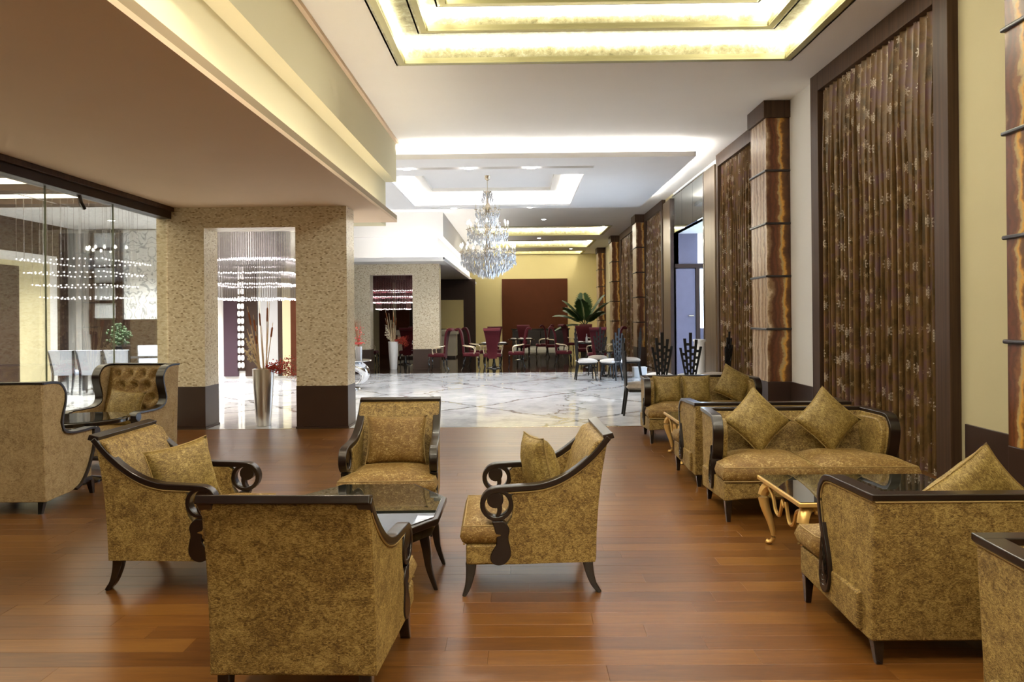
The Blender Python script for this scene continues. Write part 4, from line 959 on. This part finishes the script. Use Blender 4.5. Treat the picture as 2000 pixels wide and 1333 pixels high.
MB().lathe([(0.40, 0.565), (0.43, 0.575), (0.43, 0.60), (0.42, 0.608), (0.40, 0.610)], 40).build('top', MT['lacquer'], rt, smooth=True)
MB().lathe([(0.001, 0.6105), (0.405, 0.6105), (0.405, 0.616), (0.001, 0.616)], 40).build('glass_top', MT['table_glass'], rt)
MB().lathe([(0.19, 0.0), (0.19, 0.02), (0.06, 0.05), (0.045, 0.12), (0.06, 0.3), (0.04, 0.45), (0.10, 0.565)], 20).build('pedestal', MT['lacquer'], rt, smooth=True)
# ================================================================== LOBBY AND DINING
rg = random.Random(11)
# ---- tall silver vases with cattails and red berry branches
def make_vase(seed, dark):
    rg = random.Random(seed)
    t = empty('floor_vase', (0, 0, 0))
    MB().lathe([(0.0, 0.0), (0.10, 0.0), (0.105, 0.02), (0.125, 0.3), (0.145, 0.6), (0.152, 0.82), (0.145, 0.825), (0.135, 0.78), (0.0, 0.76)], 28, caps=False).build('vase_body', MT['silver'] if not dark else MT['pedestal'], t, smooth=True)
    for k in range(11):
        a = rg.uniform(0, 2*PI); sp = rg.uniform(0.03, 0.24); h = rg.uniform(1.35, 1.82)
        p0 = (0.04*math.cos(a), 0.04*math.sin(a), 0.74); p1 = (sp*math.cos(a)-0.06, sp*math.sin(a)*0.6, h)
        lerp = lambda q: tuple(p0[i]+(p1[i]-p0[i])*q for i in range(3))
        st = MB().tube([p0, lerp(0.5), p1], [0.009, 0.007, 0.004], 5).build('cattail_stem', MT['cat_stem'], t, smooth=True)
        if k % 2 == 0:
            MB().tube([lerp(0.72), lerp(0.74), lerp(0.90), lerp(0.92)], [0.004, 0.013, 0.013, 0.004], 6).build('cattail_head', MT['cat_head'], st, smooth=True)
    pods = MB(); 
    for k in range(5):
        base = Vector((-0.03, 0, 0.78)); tip = Vector((-0.20-0.06*rg.random(), rg.uniform(-.12, .12), 1.05+0.14*k/2))
        pods.tube([base, (base+tip)/2+Vector((0.02, 0, 0)), tip], [0.012, 0.010, 0.006], 5)
        for q in range(7):
            c = base.lerp(tip, 0.45+0.08*q); c += Vector((rg.uniform(-.03, .03), rg.uniform(-.03, .03), rg.uniform(-.02, .03))); pods.lathe([(0.001, -0.02), (0.018, -0.006), (0.014, 0.014), (0.001, 0.02)], 5, c)
    pods.build('dried_pods', MT['dry'], t, smooth=True)
    ber = MB(); tw = MB()
    for k in range(12):
        a = rg.uniform(-0.9, 0.9); L_ = rg.uniform(0.30, 0.50); el = rg.uniform(-0.05, 0.75)
        p = Vector((0.04, 0, 0.80)); d = Vector((math.cos(a), 0.7*math.sin(a), el)).normalized(); pts = [p.copy()]
        for q in range(5):
            p = p + d*L_/5; d.z -= 0.13; pts.append(p.copy())
            for _ in range(9):
                c = p + Vector((rg.uniform(-.055, .055), rg.uniform(-.055, .055), rg.uniform(-.05, .05))); s = rg.uniform(0.006, 0.013)
                ber.add([c+Vector(v)*s for v in ((1,0,0),(-1,0,0),(0,1,0),(0,-1,0),(0,0,1),(0,0,-1))], [(0,2,4),(2,1,4),(1,3,4),(3,0,4),(2,0,5),(1,2,5),(3,1,5),(0,3,5)])
        tw.tube(pts, 0.004, 4)
    tw.build('berry_twigs', MT['cat_head'], t); b_ = ber.build('berries', MT['berry'], t); b_['kind'] = 'stuff'
    return t
v1 = make_vase(5, False); v1.location = (-3.72, 10.34, 0); tag(v1, 'tall silver floor vase with cattails and red berries in the near mosaic portal', 'vase', 'silver floor vases')
v2 = make_vase(8, True); v2.location = (-3.78, 21.35, 0); tag(v2, 'tall white floor vase with cattails in the far mosaic portal', 'vase', 'silver floor vases')

# ---- crystal strand chandeliers behind the portals
def strand_lamp(loc, tiers, ztop, label, sp, th=0.005, smat='strand'):
    t = empty('strand_chandelier', loc, 0, label, 'chandelier', 'crystal strand chandeliers')
    w0 = max(a for a, b, z in tiers)+0.05
    frame(MB(), (-w0, w0, -w0, w0), 0.06, ztop-loc[2], ztop-loc[2]+0.03).build('canopy', MT['chrome'], t)
    for a, b, zb in tiers:
        m = MB(); tips = MB(); per = 4*(a+b); n = int(per/sp)
        for k in range(n):
            q = per*k/n
            if q < 2*a: x, y = -a+q, -b
            elif q < 2*a+2*b: x, y = a, -b+q-2*a
            elif q < 4*a+2*b: x, y = a-(q-2*a-2*b), b
            else: x, y = -a, b-(q-4*a-2*b)
            z0 = zb-loc[2] + rg.uniform(-0.01, 0.01)
            
            if th > 0.003 or k % 5 == 0: m.box(x-th, x+th, y-th, y+th, z0, ztop-loc[2])
            s = 0.017; c = Vector((x, y, z0)); tips.add([c+Vector(v)*s for v in ((1,0,0),(-1,0,0),(0,1,0),(0,-1,0),(0,0,1),(0,0,-1))], [(0,2,4),(2,1,4),(1,3,4),(3,0,4),(2,0,5),(1,2,5),(3,1,5),(0,3,5)])
        o = m.build('strands', MT[smat], t); o['kind'] = 'stuff'
        o = tips.build('lit_tips', MT['tip'], t); o['kind'] = 'stuff'
    return t
MT['tip'] = emit('lit_crystal_tip', (1.0, 0.93, 0.90), 2.5)
strand_lamp((-5.15, 14.0, 3.0), [(0.60, 0.60, 1.93), (0.72, 0.72, 2.20), (0.84, 0.84, 2.40), (0.98, 0.98, 2.63)], 3.88, 'crystal strand chandelier hanging behind the near mosaic portal', 0.045)
strand_lamp((-4.22, 24.0, 2.6), [(0.50, 0.50, 1.82), (0.60, 0.60, 2.04), (0.70, 0.70, 2.22), (0.80, 0.80, 2.42)], 3.10, 'pink-lit crystal strand chandelier seen through the far mosaic portal', 0.055, 0.006, 'strand_pink')
strand_lamp((-8.0, 13.2, 3.0), [(0.55, 0.5, 1.96), (0.62, 0.6, 2.18), (0.70, 0.7, 2.40), (0.76, 0.8, 2.62)], 3.77, 'crystal strand chandelier in the room behind the glass wall', 0.10, 0.002)

# ---- tiered crystal chandelier
ch = empty('crystal_chandelier', (-0.71, 16.35, 0), 0, 'large tiered crystal chandelier with candle bulbs over the marble lobby', 'chandelier')
MB().lathe([(0.001, 4.79), (0.07, 4.79), (0.055, 4.68), (0.02, 4.65), (0.001, 4.65)], 16).build('canopy', MT['brass'], ch, smooth=True)
MB().tube([(0, 0, 4.68), (0, 0, 4.40)], 0.008, 6).build('chain', MT['brass'], ch)
MB().lathe([(0.01, 4.42), (0.09, 4.40), (0.03, 4.33), (0.03, 4.15), (0.08, 4.02), (0.03, 3.90), (0.05, 3.70), (0.10, 3.56), (0.04, 3.45), (0.05, 3.2), (0.12, 3.02), (0.05, 2.9), (0.03, 2.75), (0.001, 2.70)], 14).build('stem', MT['brass'], ch, smooth=True)
OCT = [(0, 2, 4), (2, 1, 4), (1, 3, 4), (3, 0, 4), (2, 0, 5), (1, 2, 5), (3, 1, 5), (0, 3, 5)]
def drop(m, x, y, z, s, l):
    m.add([(x+s, y, z), (x-s, y, z), (x, y+s, z), (x, y-s, z), (x, y, z+l*0.35), (x, y, z-l*0.65)], OCT)
def tier(n, r, z, off, lit=True):
    arm = MB().tube(cat_rom([(0.04, 0, 0.0), (r*0.4, 0, -0.09), (r*0.8, 0, -0.06), (r, 0, 0.03)], 4), 0.010, 5)
    arm.lathe([(0.005, 0.02), (0.045, 0.045), (0.005, 0.05)], 8, (r, 0, 0)); am = arm.mesh('arm', MT['brass'], True)
    cm = MB().lathe([(0.011, 0.05), (0.011, 0.15), (0.001, 0.15)], 8, (r, 0, 0)).mesh('candle', MT['china'], True)
    bm = MB().lathe([(0.006, 0.15), (0.020, 0.175), (0.013, 0.21), (0.001, 0.235)], 8, (r, 0, 0)).mesh('bulb', MT['bulb'], True)
    for k in range(n):
        a = 2*PI*(k+off)/n
        o = bpy.data.objects.new('arm', am); COL.objects.link(o); o.parent = ch; o.location = (0, 0, z); o.rotation_euler = (0, 0, a)
        c = bpy.data.objects.new('candle', cm); COL.objects.link(c); c.parent = o
        if lit: b_ = bpy.data.objects.new('bulb', bm); COL.objects.link(b_); b_.parent = o
def crystals(spec, seed):
    rr = random.Random(seed); m = MB()
    for r, z, n, l, s in spec + [(r*0.92, z-0.06, n, l*0.8, s*0.85) for r, z, n, l, s in spec]:
        n = int(n*1.25)
        for k in range(n):
            a = 2*PI*k/n + rr.random()*0.3; q = r*rr.uniform(0.96, 1.03)
            zz = z + rr.uniform(-0.02, 0.02)
            drop(m, q*math.cos(a), q*math.sin(a), zz, s, l); drop(m, q*math.cos(a), q*math.sin(a), zz+l*0.62, s*0.55, l*0.35)
    o = m.build('crystals', MT['crystal'], ch); o['kind'] = 'stuff'
tier(6, 0.27, 3.95, 0.2, False); tier(12, 0.46, 3.50, 0.0); tier(18, 0.62, 2.98, 0.3)
crystals([(0.10, 4.34, 10, .10, .012), (0.13, 4.22, 10, .10, .012), (0.27, 3.88, 20, .11, .013), (0.18, 3.80, 16, .10, .012), (0.10, 3.76, 10, .1, .012)], 1)
crystals([(0.46, 3.44, 34, .12, .014), (0.38, 3.36, 28, .12, .013), (0.28, 3.28, 24, .12, .013), (0.46, 3.30, 24, .10, .012), (0.18, 3.22, 18, .12, .012), (0.30, 3.62, 20, .12, .012), (0.2, 3.70, 14, .12, .012)], 2)
crystals([(0.62, 2.92, 48, .14, .015), (0.62, 2.78, 40, .12, .014), (0.54, 2.74, 40, .14, .014), (0.46, 2.68, 36, .14, .014), (0.36, 2.62, 30, .14, .014), (0.26, 2.57, 24, .14, .014), (0.15, 2.54, 16, .16, .014), (0.5, 2.90, 36, .12, .013), (0.38, 3.0, 28, .12, .013), (0.28, 2.86, 22, .14, .013)], 3)

# ---- silver sculptural table with glass vase of red flowers
st = empty('silver_table', (-3.78, 15.5, 0), 0, 'silver sculptural table with round top beside the near mosaic portal', 'table')
MB().lathe([(0.001, 0.60), (0.50, 0.60), (0.56, 0.615), (0.55, 0.63), (0.001, 0.63)], 36).build('top', MT['chrome'], st, smooth=True)
m = MB(); n1, n2 = 30, 14
def swirl(u, v):
    a = 2*PI*u; b = 2*PI*v; R_ = 0.24; r_ = 0.10+0.05*math.sin(a)
    p = Vector(((R_+r_*math.cos(b))*math.cos(a), r_*math.sin(b)*1.6, (R_+r_*math.cos(b))*math.sin(a)))
    return (p.x+0.18, p.y, p.z*0.8+0.31)
m.grid(swirl, n1, n2); m.build('swirl_base', MT['chrome'], st, smooth=True)
MB().lathe([(0.001, 0), (0.32, 0), (0.30, 0.03), (0.001, 0.035)], 30).build('foot', MT['chrome'], st, smooth=True)
gv = empty('glass_vase', (-3.47, 15.4, 0.63), 0, 'clear glass vase of red flowers on the silver table', 'vase')
MB().lathe([(0.07, 0), (0.075, 0.30), (0.07, 0.30), (0.066, 0.01)], 18).build('vase_body', MT['crystal'], gv, smooth=True)
bb = MB()
for k in range(170):
    c = Vector((rg.gauss(0, 0.05), rg.gauss(0, 0.05), rg.choice([0.36, 0.38, rg.uniform(0.35, 0.72)]))); drop(bb, c.x, c.y, c.z, 0.014, 0.03)
o = bb.build('red_blooms', MT['berry'], gv); o['kind'] = 'stuff'
tw = MB()
for k in range(7):
    a = rg.uniform(0, 6.28); tw.tube([(0, 0, 0.05), (0.03*math.cos(a), 0.03*math.sin(a), 0.4), (0.10*math.cos(a), 0.10*math.sin(a), 0.85)], 0.004, 4)
tw.build('twigs', MT['cat_head'], gv)

# ---- black fan-back chairs
def make_fan_chair(seat):
    t = empty('fan_chair', (0, 0, 0))
    m, welt = seat_cushion(lambda y: 0.24*math.sqrt(max(0.05, 1-(y/0.30)**2*0.75)), -0.22, 0.24, 0.41, 0.48, 0.035, 10, 10); m.build('seat', seat, t, smooth=True, weld=True)
    MB().box(-0.21, 0.21, -0.20, 0.20, 0.37, 0.41).build('seat_frame', MT['black_paint'], t, bevel=0.01)
    for s in (-1, 1):
        MB().loft([[(s*0.19-0.012, 0.20-0.012, 0), (s*0.19+0.012, 0.20-0.012, 0), (s*0.19+0.012, 0.20+0.012, 0), (s*0.19-0.012, 0.20+0.012, 0)], [(s*0.17-0.02, 0.16-0.02, 0.40), (s*0.17+0.02, 0.16-0.02, 0.40), (s*0.17+0.02, 0.16+0.02, 0.40), (s*0.17-0.02, 0.16+0.02, 0.40)]]).build('leg', MT['black_paint'], t)
        MB().loft([[(s*0.10-0.013, -0.27-0.013, 0), (s*0.10+0.013, -0.27-0.013, 0), (s*0.10+0.013, -0.27+0.013, 0), (s*0.10-0.013, -0.27+0.013, 0)], [(s*0.07-0.02, -0.21-0.02, 0.42), (s*0.07+0.02, -0.21-0.02, 0.42), (s*0.07+0.02, -0.21+0.02, 0.42), (s*0.07-0.02, -0.21+0.02, 0.42)]]).build('leg', MT['black_paint'], t)
    tops = [0.98, 1.14, 1.24, 1.12, 1.00]
    def sl(i, z):
        q = (z-0.36)/0.88; return ((i-2)*(0.030+0.078*q), -0.215-0.05*q)
    for i in range(5):
        m = MB(); rings = []
        for z in (0.36, tops[i]):
            q = (z-0.36)/0.88; x, y = sl(i, z); h = 0.011+0.016*q; rings.append([(x-h, y-0.012, z), (x+h, y-0.012, z), (x+h, y+0.012, z), (x-h, y+0.012, z)])
        m.loft(rings).build('slat', MT['black_paint'], t, bevel=0.003)
    for i in range(4):
        for k in range(5):
            z = 0.50 + 0.115*k + (0.055 if i % 2 else 0)
            if z > min(tops[i], tops[i+1]) - 0.05: continue
            a, b = sl(i, z), sl(i+1, z); MB().box(a[0], b[0], a[1]-0.010, a[1]+0.010, z, z+0.045).build('spacer', MT['black_paint'], t)
    return t
fc = make_fan_chair(MT['white_fabric']); ft = make_fan_chair(MT['taupe'])
used = set()
def put(proto, x, y, rz, lab, cat, group, z=0):
    if proto.name in used: o = copy_tree(proto)
    else: used.add(proto.name); o = proto
    o.location = (x, y, z); o.rotation_euler = (0, 0, rz); return tag(o, lab, cat, group)
G = 'black fan-back chairs in the lobby'
put(fc, 1.60, 17.35, -PI/2+0.1, 'white-seated black fan-back chair seen side-on, in front of the dining area', 'chair', G)
put(fc, 2.20, 17.2, 0.55, 'white-seated black fan-back chair turning its lattice back to the viewer', 'chair', G)
put(ft, 2.72, 17.75, PI/2, 'taupe-seated black fan-back chair facing its white-seated neighbours', 'chair', G)
put(ft, 2.02, 18.7, PI-0.4, 'taupe-seated black fan-back chair on the far side of the lobby table', 'chair', G)
put(ft, 1.86, 11.15, -PI/2, 'black fan-back chair with pale seat half hidden by the farthest sofa', 'chair', G)
put(fc, 2.50, 12.9, 0.0, 'black fan-back chair above the farthest sofa, farther from the entrance', 'chair', G)
put(fc, 2.96, 12.6, -0.12, 'black fan-back chair above the farthest sofa, in front of the entrance', 'chair', G)
put(ft, 3.50, 12.9, 0.95, 'black fan-back chair turned aside beside the second curtain', 'chair', G)
def ped_table(x, y, r, h, lab, top):
    t = empty('pedestal_table', (x, y, 0), 0, lab, 'table')
    MB().lathe([(0.001, h-0.03), (r, h-0.03), (r, h), (0.001, h)], 28).build('top', top, t)
    MB().lathe([(0.24, 0), (0.23, 0.02), (0.06, 0.06), (0.035, 0.2), (0.035, h-0.1), (0.1, h-0.03)], 16).build('pedestal', MT['lacquer'], t, smooth=True)
    return t
ped_table(2.25, 18.05, 0.36, 0.66, 'small black pedestal table among the lobby fan-back chairs', MT['lacquer'])
wb_ = empty('reflection_box', (3.0, 18.05, 0), 0, 'low white box standing in for a bright floor reflection beside the taupe-seated chair', 'box')  # bright reflection on the marble, modelled as a solid white block
MB().box(-0.16, 0.16, -0.14, 0.14, 0, 0.22).build('box_body', MT['pedestal'], wb_, bevel=0.005); MB().box(-0.17, 0.17, -0.15, 0.15, 0.22, 0.245).build('lid', MT['pedestal'], wb_, bevel=0.004)
pd = empty('pedestal', (3.62, 14.5, 0), 0, 'tall white pedestal beside the entrance recess', 'pedestal')
MB().lathe([(0.13, 0), (0.13, 0.04), (0.11, 0.05), (0.11, 1.0), (0.13, 1.01), (0.13, 1.05), (0.001, 1.05)], 24).build('pedestal_body', MT['pedestal'], pd, smooth=True)

# ---- burgundy dining chairs
def make_dining_chair():
    t = empty('dining_chair', (0, 0, 0))
    MB().box(-0.25, 0.25, -0.22, 0.25, 0.40, 0.50).build('seat', MT['red'], t, bevel=0.03, seg=3)
    pth = cat_rom([(-0.20, 0.36), (-0.215, 0.6), (-0.235, 0.85), (-0.27, 1.06), (-0.33, 1.18), (-0.40, 1.19), (-0.425, 1.14)], 4); n = len(pth)
    m = MB(); rings = []
    for k, (y, z) in enumerate(pth):
        q = max(0, min(1, (z-0.4)/0.8)); w_ = 0.13+0.11*q**1.6
        a = pth[max(0, k-1)]; b = pth[min(n-1, k+1)]; ty, tz = b[0]-a[0], b[1]-a[1]; l = math.hypot(ty, tz); ny, nz = -tz/l*0.028, ty/l*0.028
        rings.append([(-w_, y-ny, z-nz), (w_, y-ny, z-nz), (w_, y+ny, z+nz), (-w_, y+ny, z+nz)])
    m.loft(rings).build('backrest', MT['red'], t, bevel=0.012)
    for s in (-1, 1):
        MB().tube(cat_rom([(s*0.22, 0.20, 0.42), (s*0.235, 0.23, 0.30), (s*0.215, 0.22, 0.12), (s*0.225, 0.25, 0.0)], 3), [0.022]+[0.020]*5+[0.012]*4, 6).build('leg', MT['lacquer'], t, smooth=True)
        MB().tube(cat_rom([(s*0.20, -0.18, 0.42), (s*0.205, -0.20, 0.25), (s*0.20, -0.21, 0.12), (s*0.21, -0.27, 0.0)], 3), [0.022]+[0.020]*5+[0.012]*4, 6).build('leg', MT['lacquer'], t, smooth=True)
        MB().tube(cat_rom([(s*0.15, -0.22, 0.72), (s*0.235, -0.10, 0.69), (s*0.26, 0.06, 0.67), (s*0.265, 0.12, 0.60), (s*0.245, 0.10, 0.48)], 3), 0.014, 6).build('arm', MT['gold_pale'], t, smooth=True)
    return t
MT['gold_pale'] = pri('pale_gilt', (0.66, 0.56, 0.38), 0.35, metal=0.3)
dc = make_dining_chair()
GD = 'burgundy high-back dining chairs'
def dine(x, y, rz, lab): return put(dc, x, y, rz, lab, 'chair', GD)
dine(-0.78, 20.35, 0.0, 'burgundy high-back dining chair with its back to the lobby, by the counter side table')
dine(-1.42, 20.75, -PI/2, 'burgundy dining chair in profile between counter and table, facing the nearest table')
dine(-1.34, 22.3, -PI/2, 'burgundy dining chair in profile behind the nearest profile chair')
dine(-0.10, 21.3, PI/2, 'burgundy dining chair in profile before the dark red wall panel')
dine(-0.80, 22.6, PI, 'burgundy dining chair facing the lobby across the nearest table')
dine(-2.35, 20.6, PI/2-0.1, 'burgundy dining chair in profile in front of the marble counter')
dine(0.12, 26.3, PI, 'burgundy dining chair facing the lobby at the table before the red panel')
dine(0.85, 27.0, PI/2, 'burgundy dining chair in profile under the red panel, facing the counter')
dine(1.18, 26.2, -PI/2, 'burgundy dining chair in profile under the red panel, facing the palm')
dine(1.30, 21.6, -PI/2, 'burgundy dining chair in profile beside the fan-back chairs')
dine(2.16, 20.25, 0.0, 'burgundy dining chair with its back to the lobby, behind the fan-back chairs')
dine(2.05, 23.2, PI, 'burgundy dining chair facing the lobby below the palm')
dine(2.72, 21.4, PI/2, 'burgundy dining chair in profile close to the onyx columns')
dine(2.5, 26.8, PI, 'burgundy dining chair farthest back below the palm')
dine(1.98, 27.9, -PI/2+0.4, 'burgundy dining chair turned toward the palm, farther back')
dine(-4.75, 22.6, -PI/2, 'burgundy dining chair seen through the far portal, beside its dark wall')
dine(-3.55, 22.5, 0.15, 'burgundy dining chair seen through the far portal behind the vase')
dine(-3.6, 24.3, PI, 'burgundy dining chair deepest behind the far portal')
def setting(x, y, h, lab, seed):
    rr = random.Random(seed)
    for k, (dx, dy) in enumerate(((-0.27, 0), (0.27, 0.02), (0, 0.27), (0.02, -0.27))):
        p = empty('place_setting', (x+dx, y+dy, h), rr.random(), 'white plate and folded napkin on ' + lab, 'place setting', 'place settings on ' + lab)
        MB().lathe([(0.001, 0), (0.07, 0), (0.125, 0.018), (0.12, 0.022), (0.001, 0.01)], 16).build('plate', MT['china'], p, smooth=True)
        MB().box(-0.05, 0.05, -0.08, 0.08, 0.012, 0.04).build('napkin', MT['white_fabric'], p, bevel=0.008)
for x, y, lab, s in ((-0.78, 21.45, 'the dining table nearest the lobby', 1), (0.05, 25.2, 'the dining table before the red panel', 2), (2.10, 21.55, 'the dining table behind the fan-back chairs', 3), (2.35, 25.4, 'the dining table below the palm', 4), (-3.75, 23.4, 'the dining table behind the far portal', 5)):
    ped_table(x, y, 0.46, 0.74, {1: 'black pedestal dining table nearest the lobby', 2: 'black pedestal dining table before the red panel', 3: 'black pedestal dining table behind the fan-back chairs', 4: 'black pedestal dining table below the palm', 5: 'black pedestal dining table behind the far portal'}[s], MT['lacquer'])
    setting(x, y, 0.741, lab, s)
def bottle(x, y, lab):
    o = MB().lathe([(0.001, 0), (0.035, 0.0), (0.035, 0.14), (0.012, 0.20), (0.012, 0.26), (0.001, 0.26)], 12, (0, 0, 0)).build('carafe', MT['crystal'], smooth=True); o.location = (x, y, 0.741); tag(o, lab, 'carafe')
bottle(-0.70, 21.48, 'glass carafe on the dining table nearest the lobby'); bottle(2.0, 21.5, 'glass carafe on the dining table behind the fan-back chairs')
# sideboard, counter
sd = empty('sideboard', (0.95, 33.2, 0), 0, 'long dark sideboard under the red wall panel', 'sideboard')
MB().box(-1.3, 1.3, -0.25, 0.25, 0.18, 0.92).build('body', MT['lacquer'], sd, bevel=0.01); MB().box(-1.35, 1.35, -0.28, 0.28, 0.92, 0.97).build('top', MT['lacquer'], sd)
for k in range(4):
    dd = MB().box(-1.26+k*0.64, -0.66+k*0.64, -0.265, -0.25, 0.24, 0.88).build('door', MT['dark_wood'], sd, bevel=0.004)
    MB().lathe([(0.001, -0.012), (0.018, 0), (0.001, 0.012)], 8, (-0.72+k*0.64 if k % 2 == 0 else -1.20+k*0.64, -0.28, 0.6)).build('knob', MT['chrome'], dd)
MB().box(-1.25, 1.25, -0.2, 0.2, 0.0, 0.18).build('plinth', MT['china'], sd)
ctr = empty('counter', (-3.4, 27.2, 0), 0, 'cream marble counter under a dark ledge beside the far portal', 'counter')
MB().box(-1.2, 1.0, -0.3, 0.3, 0.08, 0.88).build('body', MT['counter_marble'], ctr); MB().box(-1.25, 1.05, -0.36, 0.32, 0.88, 1.06).build('top', MT['counter_marble'], ctr, bevel=0.01); MB().box(-1.15, 0.95, -0.25, 0.28, 0, 0.08).build('plinth', MT['plinth'], ctr)
MB().box(-0.1, 0.30, -0.32, -0.30, 0.62, 0.82).build('dark_plate', MT['gloss_wall'], ctr)

# ---- potted palm
pl = empty('potted_palm', (2.75, 30.2, 0), 0, 'potted palm with dark arching fronds in front of the yellow wall', 'palm')
MB().lathe([(0.18, 0), (0.24, 0.45), (0.26, 0.5), (0.22, 0.5), (0.001, 0.46)], 20).build('pot', MT['dark_wood'], pl, smooth=True)
MB().tube([(0, 0, 0.45), (0.02, 0, 0.8), (0, 0, 1.1)], [0.06, 0.05, 0.04], 8).build('trunk', MT['cat_head'], pl, smooth=True)
def frond(az, el, L_, seed):
    rr = random.Random(seed); m = MB(); d = Vector((math.cos(az)*math.cos(el), math.sin(az)*math.cos(el), math.sin(el))); p = Vector((0, 0, 1.08)); pts = [p.copy()]; N = 14
    for k in range(N):
        p = p + d*(L_/N); d.z -= 0.055 + 0.05*k/N; d.normalize(); pts.append(p.copy())
    m.tube(pts, [0.014-0.011*k/N for k in range(N+1)], 4)
    for k in range(3, N):
        for q in range(3):
            a = pts[k].lerp(pts[k+1], q*0.33) if k < N else pts[k]; t_ = (pts[k+1]-pts[k]).normalized(); sd_ = t_.cross(Vector((0, 0, 1))).normalized()
            l = L_*0.34*math.sin(PI*(0.12+0.80*k/N))*rr.uniform(0.85, 1.1)
            for s in (-1, 1):
                e = a + (sd_*s*0.75 + t_*0.65 + Vector((0, 0, -0.25)))*l; w_ = t_*0.03
                mid = a.lerp(e, 0.45); m.add([a, mid+w_*1.5, e, mid-w_*1.5], [(0, 1, 2, 3)])
    return m.build('frond', MT['leaf'], pl)
for k, (az, el, L_) in enumerate([(0.1, 1.25, 1.55), (2.9, 1.15, 1.45), (3.2, 0.75, 1.45), (1.6, 1.3, 1.6), (4.4, 1.2, 1.4), (5.3, 0.9, 1.3), (3.7, 1.0, 1.35), (0.6, 0.9, 1.2), (2.4, 0.95, 1.3), (5.9, 1.1, 1.4), (3.05, 0.35, 1.3)]): frond(az, el, L_, k)

# ---- pale chairs in the room behind the glass
def make_side_chair():
    t = empty('side_chair', (0, 0, 0))
    MB().box(-0.24, 0.24, -0.22, 0.24, 0.40, 0.49).build('seat', MT['pale_blue'], t, bevel=0.03, seg=3)
    m = MB(); rings = []
    for y, z, w_ in ((-0.20, 0.44, 0.20), (-0.225, 0.6, 0.215), (-0.26, 0.85, 0.25), (-0.30, 0.93, 0.26)): rings.append([(-w_, y-0.03, z), (w_, y-0.03, z), (w_, y+0.03, z), (-w_, y+0.03, z)])
    m.loft(rings).build('backrest', MT['pale_blue'], t, bevel=0.012)
    for s in (-1, 1):
        MB().loft([[(s*0.21-0.012, 0.20, 0), (s*0.21+0.012, 0.20, 0), (s*0.21+0.012, 0.224, 0), (s*0.21-0.012, 0.224, 0)], [(s*0.21-0.02, 0.18, 0.41), (s*0.21+0.02, 0.18, 0.41), (s*0.21+0.02, 0.22, 0.41), (s*0.21-0.02, 0.22, 0.41)]]).build('leg', MT['lacquer'], t)
        MB().loft([[(s*0.21-0.012, -0.28, 0), (s*0.21+0.012, -0.28, 0), (s*0.21+0.012, -0.256, 0), (s*0.21-0.012, -0.256, 0)], [(s*0.225-0.02, -0.24, 0.45), (s*0.225+0.02, -0.24, 0.45), (s*0.225+0.02, -0.20, 0.45), (s*0.225-0.02, -0.20, 0.45)], [(s*0.265-0.012, -0.32, 0.92), (s*0.265+0.012, -0.32, 0.92), (s*0.265+0.012, -0.27, 0.92), (s*0.265-0.012, -0.27, 0.92)]]).build('leg', MT['lacquer'], t)
    return t
scp = make_side_chair(); GS = 'pale blue chairs behind the glass wall'
put(scp, -9.47, 15.0, -0.05, 'pale blue upholstered chair behind the glass, cut by the dark pillar', 'chair', GS)
put(scp, -8.90, 15.0, -0.0, 'pale blue upholstered chair behind the glass below the lattice screen', 'chair', GS)
put(scp, -8.33, 15.0, 0.0, 'pale blue upholstered chair behind the glass below the damask screen', 'chair', GS)
put(scp, -8.87, 16.9, PI+0.2, 'pale blue upholstered chair farther back behind the glass, facing the viewer', 'chair', GS)
sct = empty('side_table', (-8.6, 16.0, 0), 0, 'dark long table among the pale blue chairs behind the glass', 'table')
MB().box(-1.1, 1.1, -0.4, 0.4, 0.70, 0.75).build('top', MT['lacquer'], sct, bevel=0.006)
for sx in (-1, 1):
    for sy in (-1, 1): MB().box(sx*1.0-0.03, sx*1.0+0.03, sy*0.32-0.03, sy*0.32+0.03, 0, 0.70).build('leg', MT['lacquer'], sct)
da = empty('dark_bouquet', (-9.0, 16.0, 0.751), 0, 'leafy arrangement in a black vase behind the pale blue chairs', 'bouquet')
MB().lathe([(0.05, 0), (0.08, 0.12), (0.05, 0.24), (0.06, 0.26), (0.001, 0.25)], 14).build('vase_body', MT['black_paint'], da, smooth=True)
q = MB()
for k in range(160):
    a_ = rg.uniform(0, 6.28); r_ = rg.uniform(0.02, 0.26); z_ = 0.25 + rg.random()*0.42*(1.2-r_*2); drop(q, r_*math.cos(a_), r_*math.sin(a_), z_, 0.03, 0.07)
o = q.build('dark_leaves', MT['leaf'], da); o['kind'] = 'stuff'
